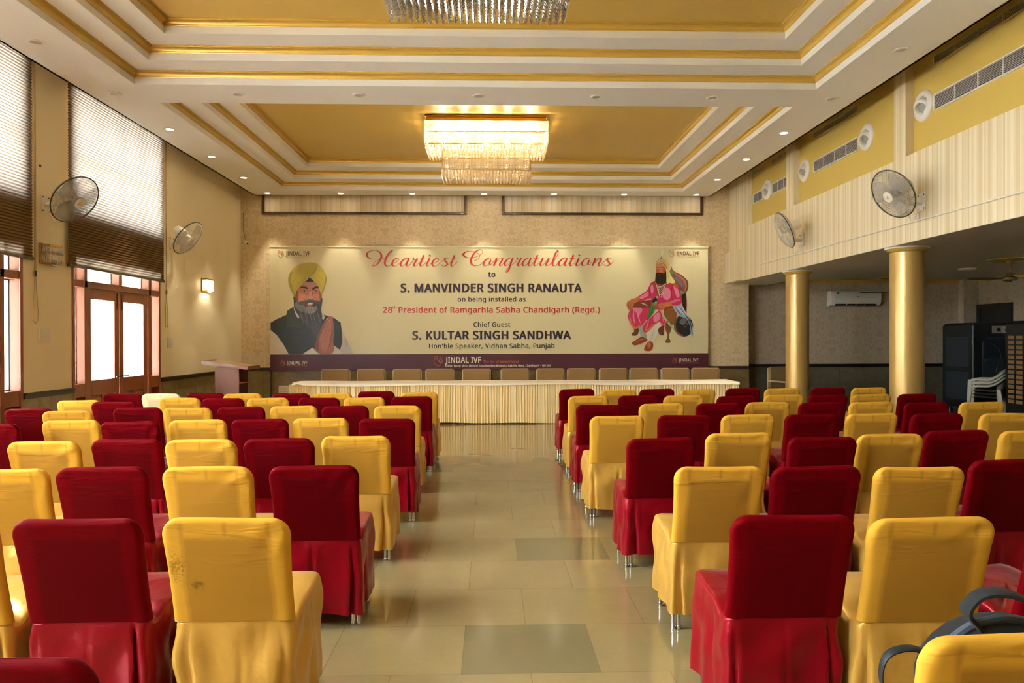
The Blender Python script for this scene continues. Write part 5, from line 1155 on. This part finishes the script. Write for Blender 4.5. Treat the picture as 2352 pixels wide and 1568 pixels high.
# ------------------------------------------------------------------ side bay: air conditioner, fans, lamp, coolers, stacked chairs
acu = thing('air_conditioner', 'white split air conditioner high on the side bay wall', 'air conditioner', (7.885, 15.6, 2.39))
ACW = plain('ac_white', L(222, 224, 220), .3)
m = MB(); prof = [(0, -.165), (-.10, -.165), (-.17, -.135), (-.205, -.08), (-.215, .0), (-.21, .12), (-.195, .158), (-.16, .165), (0, .165)]
m.prism([(a, b) for a, b in prof], 'x', -.555, .555).build('body', ACW, acu, bevel=.012, seg=3)
m = MB(); m.M = Matrix.Rotation(math.radians(25), 4, 'X'); m.box(-.44, .46, -.215, -.205, -.075, -.030).build('air_slot', BLACK, acu)
m = MB()
for x in (-.2, .0, .2): m.box(x, x + .012, -.185, -.165, -.15, -.115)
m.build('louvre', ACW, acu); MB().box(-.555, -.47, -.219, -.21, -.10, .13).build('side_cap', WPAINT, acu, bevel=.004)
MB().box(-.42, -.375, -.2165, -.20, .09, .13).build('rating_sticker', plain('green_sticker', L(40, 110, 70)), acu); MB().box(.02, .06, -.2175, -.21, .028, .04).build('badge', plain('grey_badge', L(70, 72, 74)), acu)
FBR = plain('antique_brass', L(150, 130, 92), .35, metal=.8); FBL = plain('brown_fan_blade', L(78, 66, 48), .4)
def ceiling_fan(x, y, rot, lab):
    f = thing('ceiling_fan', lab, 'fan', (x, y, BZ), rot, 'ceiling fans in the side bay')
    MB().lathe([(0, -.022), (.30, -.02), (.33, -.010), (.335, 0)], 40).build('ceiling_rose', GOLD, f)
    MB().lathe([(.012, -.11), (.03, -.10), (.055, -.05), (.06, -.02)], 20).build('canopy', FBR, f)
    MB().tube([(0, 0, -.10), (0, 0, -.22)], .012, 10).build('downrod', FBR, f)
    MB().lathe([(0, -.345), (.06, -.343), (.10, -.335), (.115, -.315), (.115, -.30), (.09, -.285), (.055, -.27), (.05, -.23), (.03, -.21), (.012, -.205)], 28).build('motor', FBR, f)
    for k in range(3):
        a = 2 * PI * k / 3; m = MB(); m.M = Matrix.Rotation(a, 4, 'Z') @ Matrix.Translation((0, 0, -.31)) @ Matrix.Rotation(math.radians(10), 4, 'X')
        m.prism([(.10, -.02), (.18, -.03), (.22, -.055), (.64, -.065), (.66, -.05), (.66, .05), (.64, .06), (.22, .05), (.18, .03), (.10, .02)], 'z', -.004, .004).build('blade', FBL, f)
ceiling_fan(8.42, 11.5, PI - .05, 'dark bladed ceiling fan cut off by the picture edge in the side bay')
ceiling_fan(8.42, 14.85, PI - .25, 'ceiling fan half behind the nearer gold column, before the air conditioner')
o = MB().lathe([(0, -.035), (.12, -.033), (.14, -.022), (.145, 0)], 32).build('ceiling_lamp', WPAINT); o.location = (8.72, 13.0, BZ); tag(o, 'flat round white lamp on the grey ceiling of the side bay', 'ceiling light')
CB = plain('black_green_plastic', L(24, 29, 29), .35); CB2 = plain('dark_blue_grille', L(44, 54, 62), .4); PAD = plain('honeycomb_pad', L(150, 116, 76), .8)
def cooler(x, y, lab, w_=1.0, d=.96, h=1.83):
    c = thing('air_cooler', lab, 'air cooler', (x, y, 0), 0, 'tall black air coolers')
    hw, hd = w_ / 2, d / 2
    m = MB(); m.prism([(-hw, .12), (hw, .12), (hw, h - .06), (hw - .06, h), (-hw + .06, h), (-hw, h - .06)], 'y', -hd, hd).build('body', CB, c, bevel=.02, seg=3)
    for sx in (-1, 1):
        for sy in (-1, 1): MB().lathe([(.05, 0), (.05, .04), (.03, .10), (.03, .12)], 12, (sx * (hw - .1), sy * (hd - .1), 0)).build('caster', BLACK, c)
    # fan grille and controls on the front
    m = MB(); m.prism([(-.32, .72), (-.22, .62), (.32, .62), (.42, .72), (.42, 1.44), (.32, 1.54), (-.22, 1.54), (-.32, 1.44)], 'y', -hd - .012, -hd).build('fan_panel', CB2, c, bevel=.006)
    m = MB(); cx_, cz = .05, 1.08
    for k in range(26): xx = -.28 + k * .66 / 25; m.box(xx - .004, xx + .004, -hd - .02, -hd - .012, 1.12, 1.50)
    for k in range(10): m.box(-.28, .38, -hd - .02, -hd - .012, .68 + k * .04, .688 + k * .04)
    m.build('front_grille', CB, c, fixn=False)
    m = MB()
    for k in range(5):
        a = 2 * PI * k / 5 + .3; m.tube(cat_rom([(cx_ + .05 * math.cos(a), -hd - .026, cz + .05 * math.sin(a)), (cx_ + .2 * math.cos(a + .15), -hd - .026, cz + .2 * math.sin(a + .15)), (cx_ + .36 * math.cos(a + .5), -hd - .026, cz + .36 * math.sin(a + .5))], 4), .012, 6)
    m.tube([(cx_, -hd - .03, cz), (cx_, -hd - .012, cz)], .07, 16); m.build('grille_spokes', CB2, c)
    MB().prism([(-.12, 1.62), (.30, 1.62), (.24, 1.76), (-.12, 1.76)], 'y', -hd - .01, -hd).build('control_panel', plain('grey_panel', L(150, 144, 136), .4), c)
    for xx in (.0, .17): MB().tube([(xx, -hd - .03, 1.69), (xx, -hd - .008, 1.69)], .036, 16).build('knob', BLACK, c)
    # pads in the side
    m = MB(); p = MB()
    for i in range(4):
        for j in range(14):
            yy = -hd + .13 + i * .20; zz = .36 + j * .088; p.box(-hw - .004, -hw + .002, yy, yy + .15, zz, zz + .062)
    p.build('cooling_pad', PAD, c, bevel=.0)
    return c
cooler(9.94, 14.38, 'tall black air cooler with a fan grille and two knobs beside the dark door')
c2 = cooler(9.80, 12.34, 'tall black air cooler with rows of tan pad slots at the picture edge')
for o in list(bpy.data.objects):   # the farther cooler shows a closed side
    if o.name.startswith('cooling_pad') and o.parent and o.parent.location.y > 14: bpy.data.objects.remove(o)
MB().box(-.504, -.496, -.36, .36, .95, 1.55).box(-.504, -.496, -.36, .36, .3, .85).build('side_panel', CB2, [o for o in COL.objects if o.name == 'air_cooler'][0], bevel=.01)
IVORY = plain('ivory_plastic', L(186, 182, 160), .4)
def plastic_chair(z, dy, lab):
    c = thing('plastic_chair', lab, 'chair', (9.30, 13.28, z), math.radians(50), 'stacked ivory plastic armchairs'); c.location.x += -.77 * dy * 0
    m = MB(); loops = []
    for i in range(9):
        v = i / 8; y = .24 - .46 * v; loops.append([((.235 - .03 * v) * (j / 4 - 1), y, .43 - .02 * v - .012 * math.sin(PI * j / 8) + (-.012 if i == 0 else 0)) for j in range(9)])
    loops2 = [[(x, y, zz - .012) for x, y, zz in l] for l in loops]
    m.loft(loops, closed=False); m.loft(loops2, closed=False); m.build('seat', IVORY, c, fixn=False)
    rail = cat_rom([(-.28, .26, .62), (-.285, .12, .645), (-.285, -.04, .65), (-.275, -.15, .70), (-.22, -.25, .79), (-.11, -.31, .83), (0, -.325, .84), (.11, -.31, .83), (.22, -.25, .79), (.275, -.15, .70), (.285, -.04, .65), (.285, .12, .645), (.28, .26, .62)], 5)
    m = MB(); lp = []
    for p in rail: o_ = Vector((p.x, p.y, 0)).normalized(); lp.append([tuple(p + o_ * a + Vector((0, 0, b))) for a, b in ((-.025, .006), (.025, .006), (.032, -.025), (.026, -.03), (.022, -.006), (-.025, -.006))])
    m.loft(lp, cap0=True, cap1=True, smooth=False).build('arm_rail', IVORY, c)
    m = MB(); loops = []
    for i in range(8):
        v = i / 7; row = []
        for j in range(11):
            a = (j / 10 - .5) * 1.9; r = .20 + .06 * v; row.append((r * math.sin(a), -.06 - (.16 + .10 * v) * math.cos(a), .43 + (.385 - .03 * abs(j / 10 - .5) * 2) * v))
        loops.append(row)
    m.loft(loops, closed=False); m.loft([[(x * .97, y + .008, zz) for x, y, zz in l] for l in loops], closed=False); m.build('backrest', IVORY, c, fixn=False)
    for sx in (-1, 1):
        for (a, b) in (((sx * .265, .25, .62), (sx * .29, .29, 0)), ((sx * .215, -.19, .46), (sx * .25, -.27, 0))):
            a, b = Vector(a), Vector(b); m = MB(); lp = []
            for q, w_ in ((a, .042), (a.lerp(b, .5), .034), (b, .024)): lp.append([(q.x + u * w_, q.y + v * w_ * .8, q.z) for u, v in ((-1, -1), (1, -1), (1, 1), (-1, 1))])
            m.loft(lp, cap0=True, cap1=True, smooth=False).build('leg', IVORY, c, bevel=.006)
    return c
for k, w_ in enumerate(('lowest of the stack, its legs on the floor', 'middle of the stack', 'topmost of the stack')): plastic_chair(.062 * k, .02 * k, 'ivory plastic armchair by the air coolers, ' + w_)
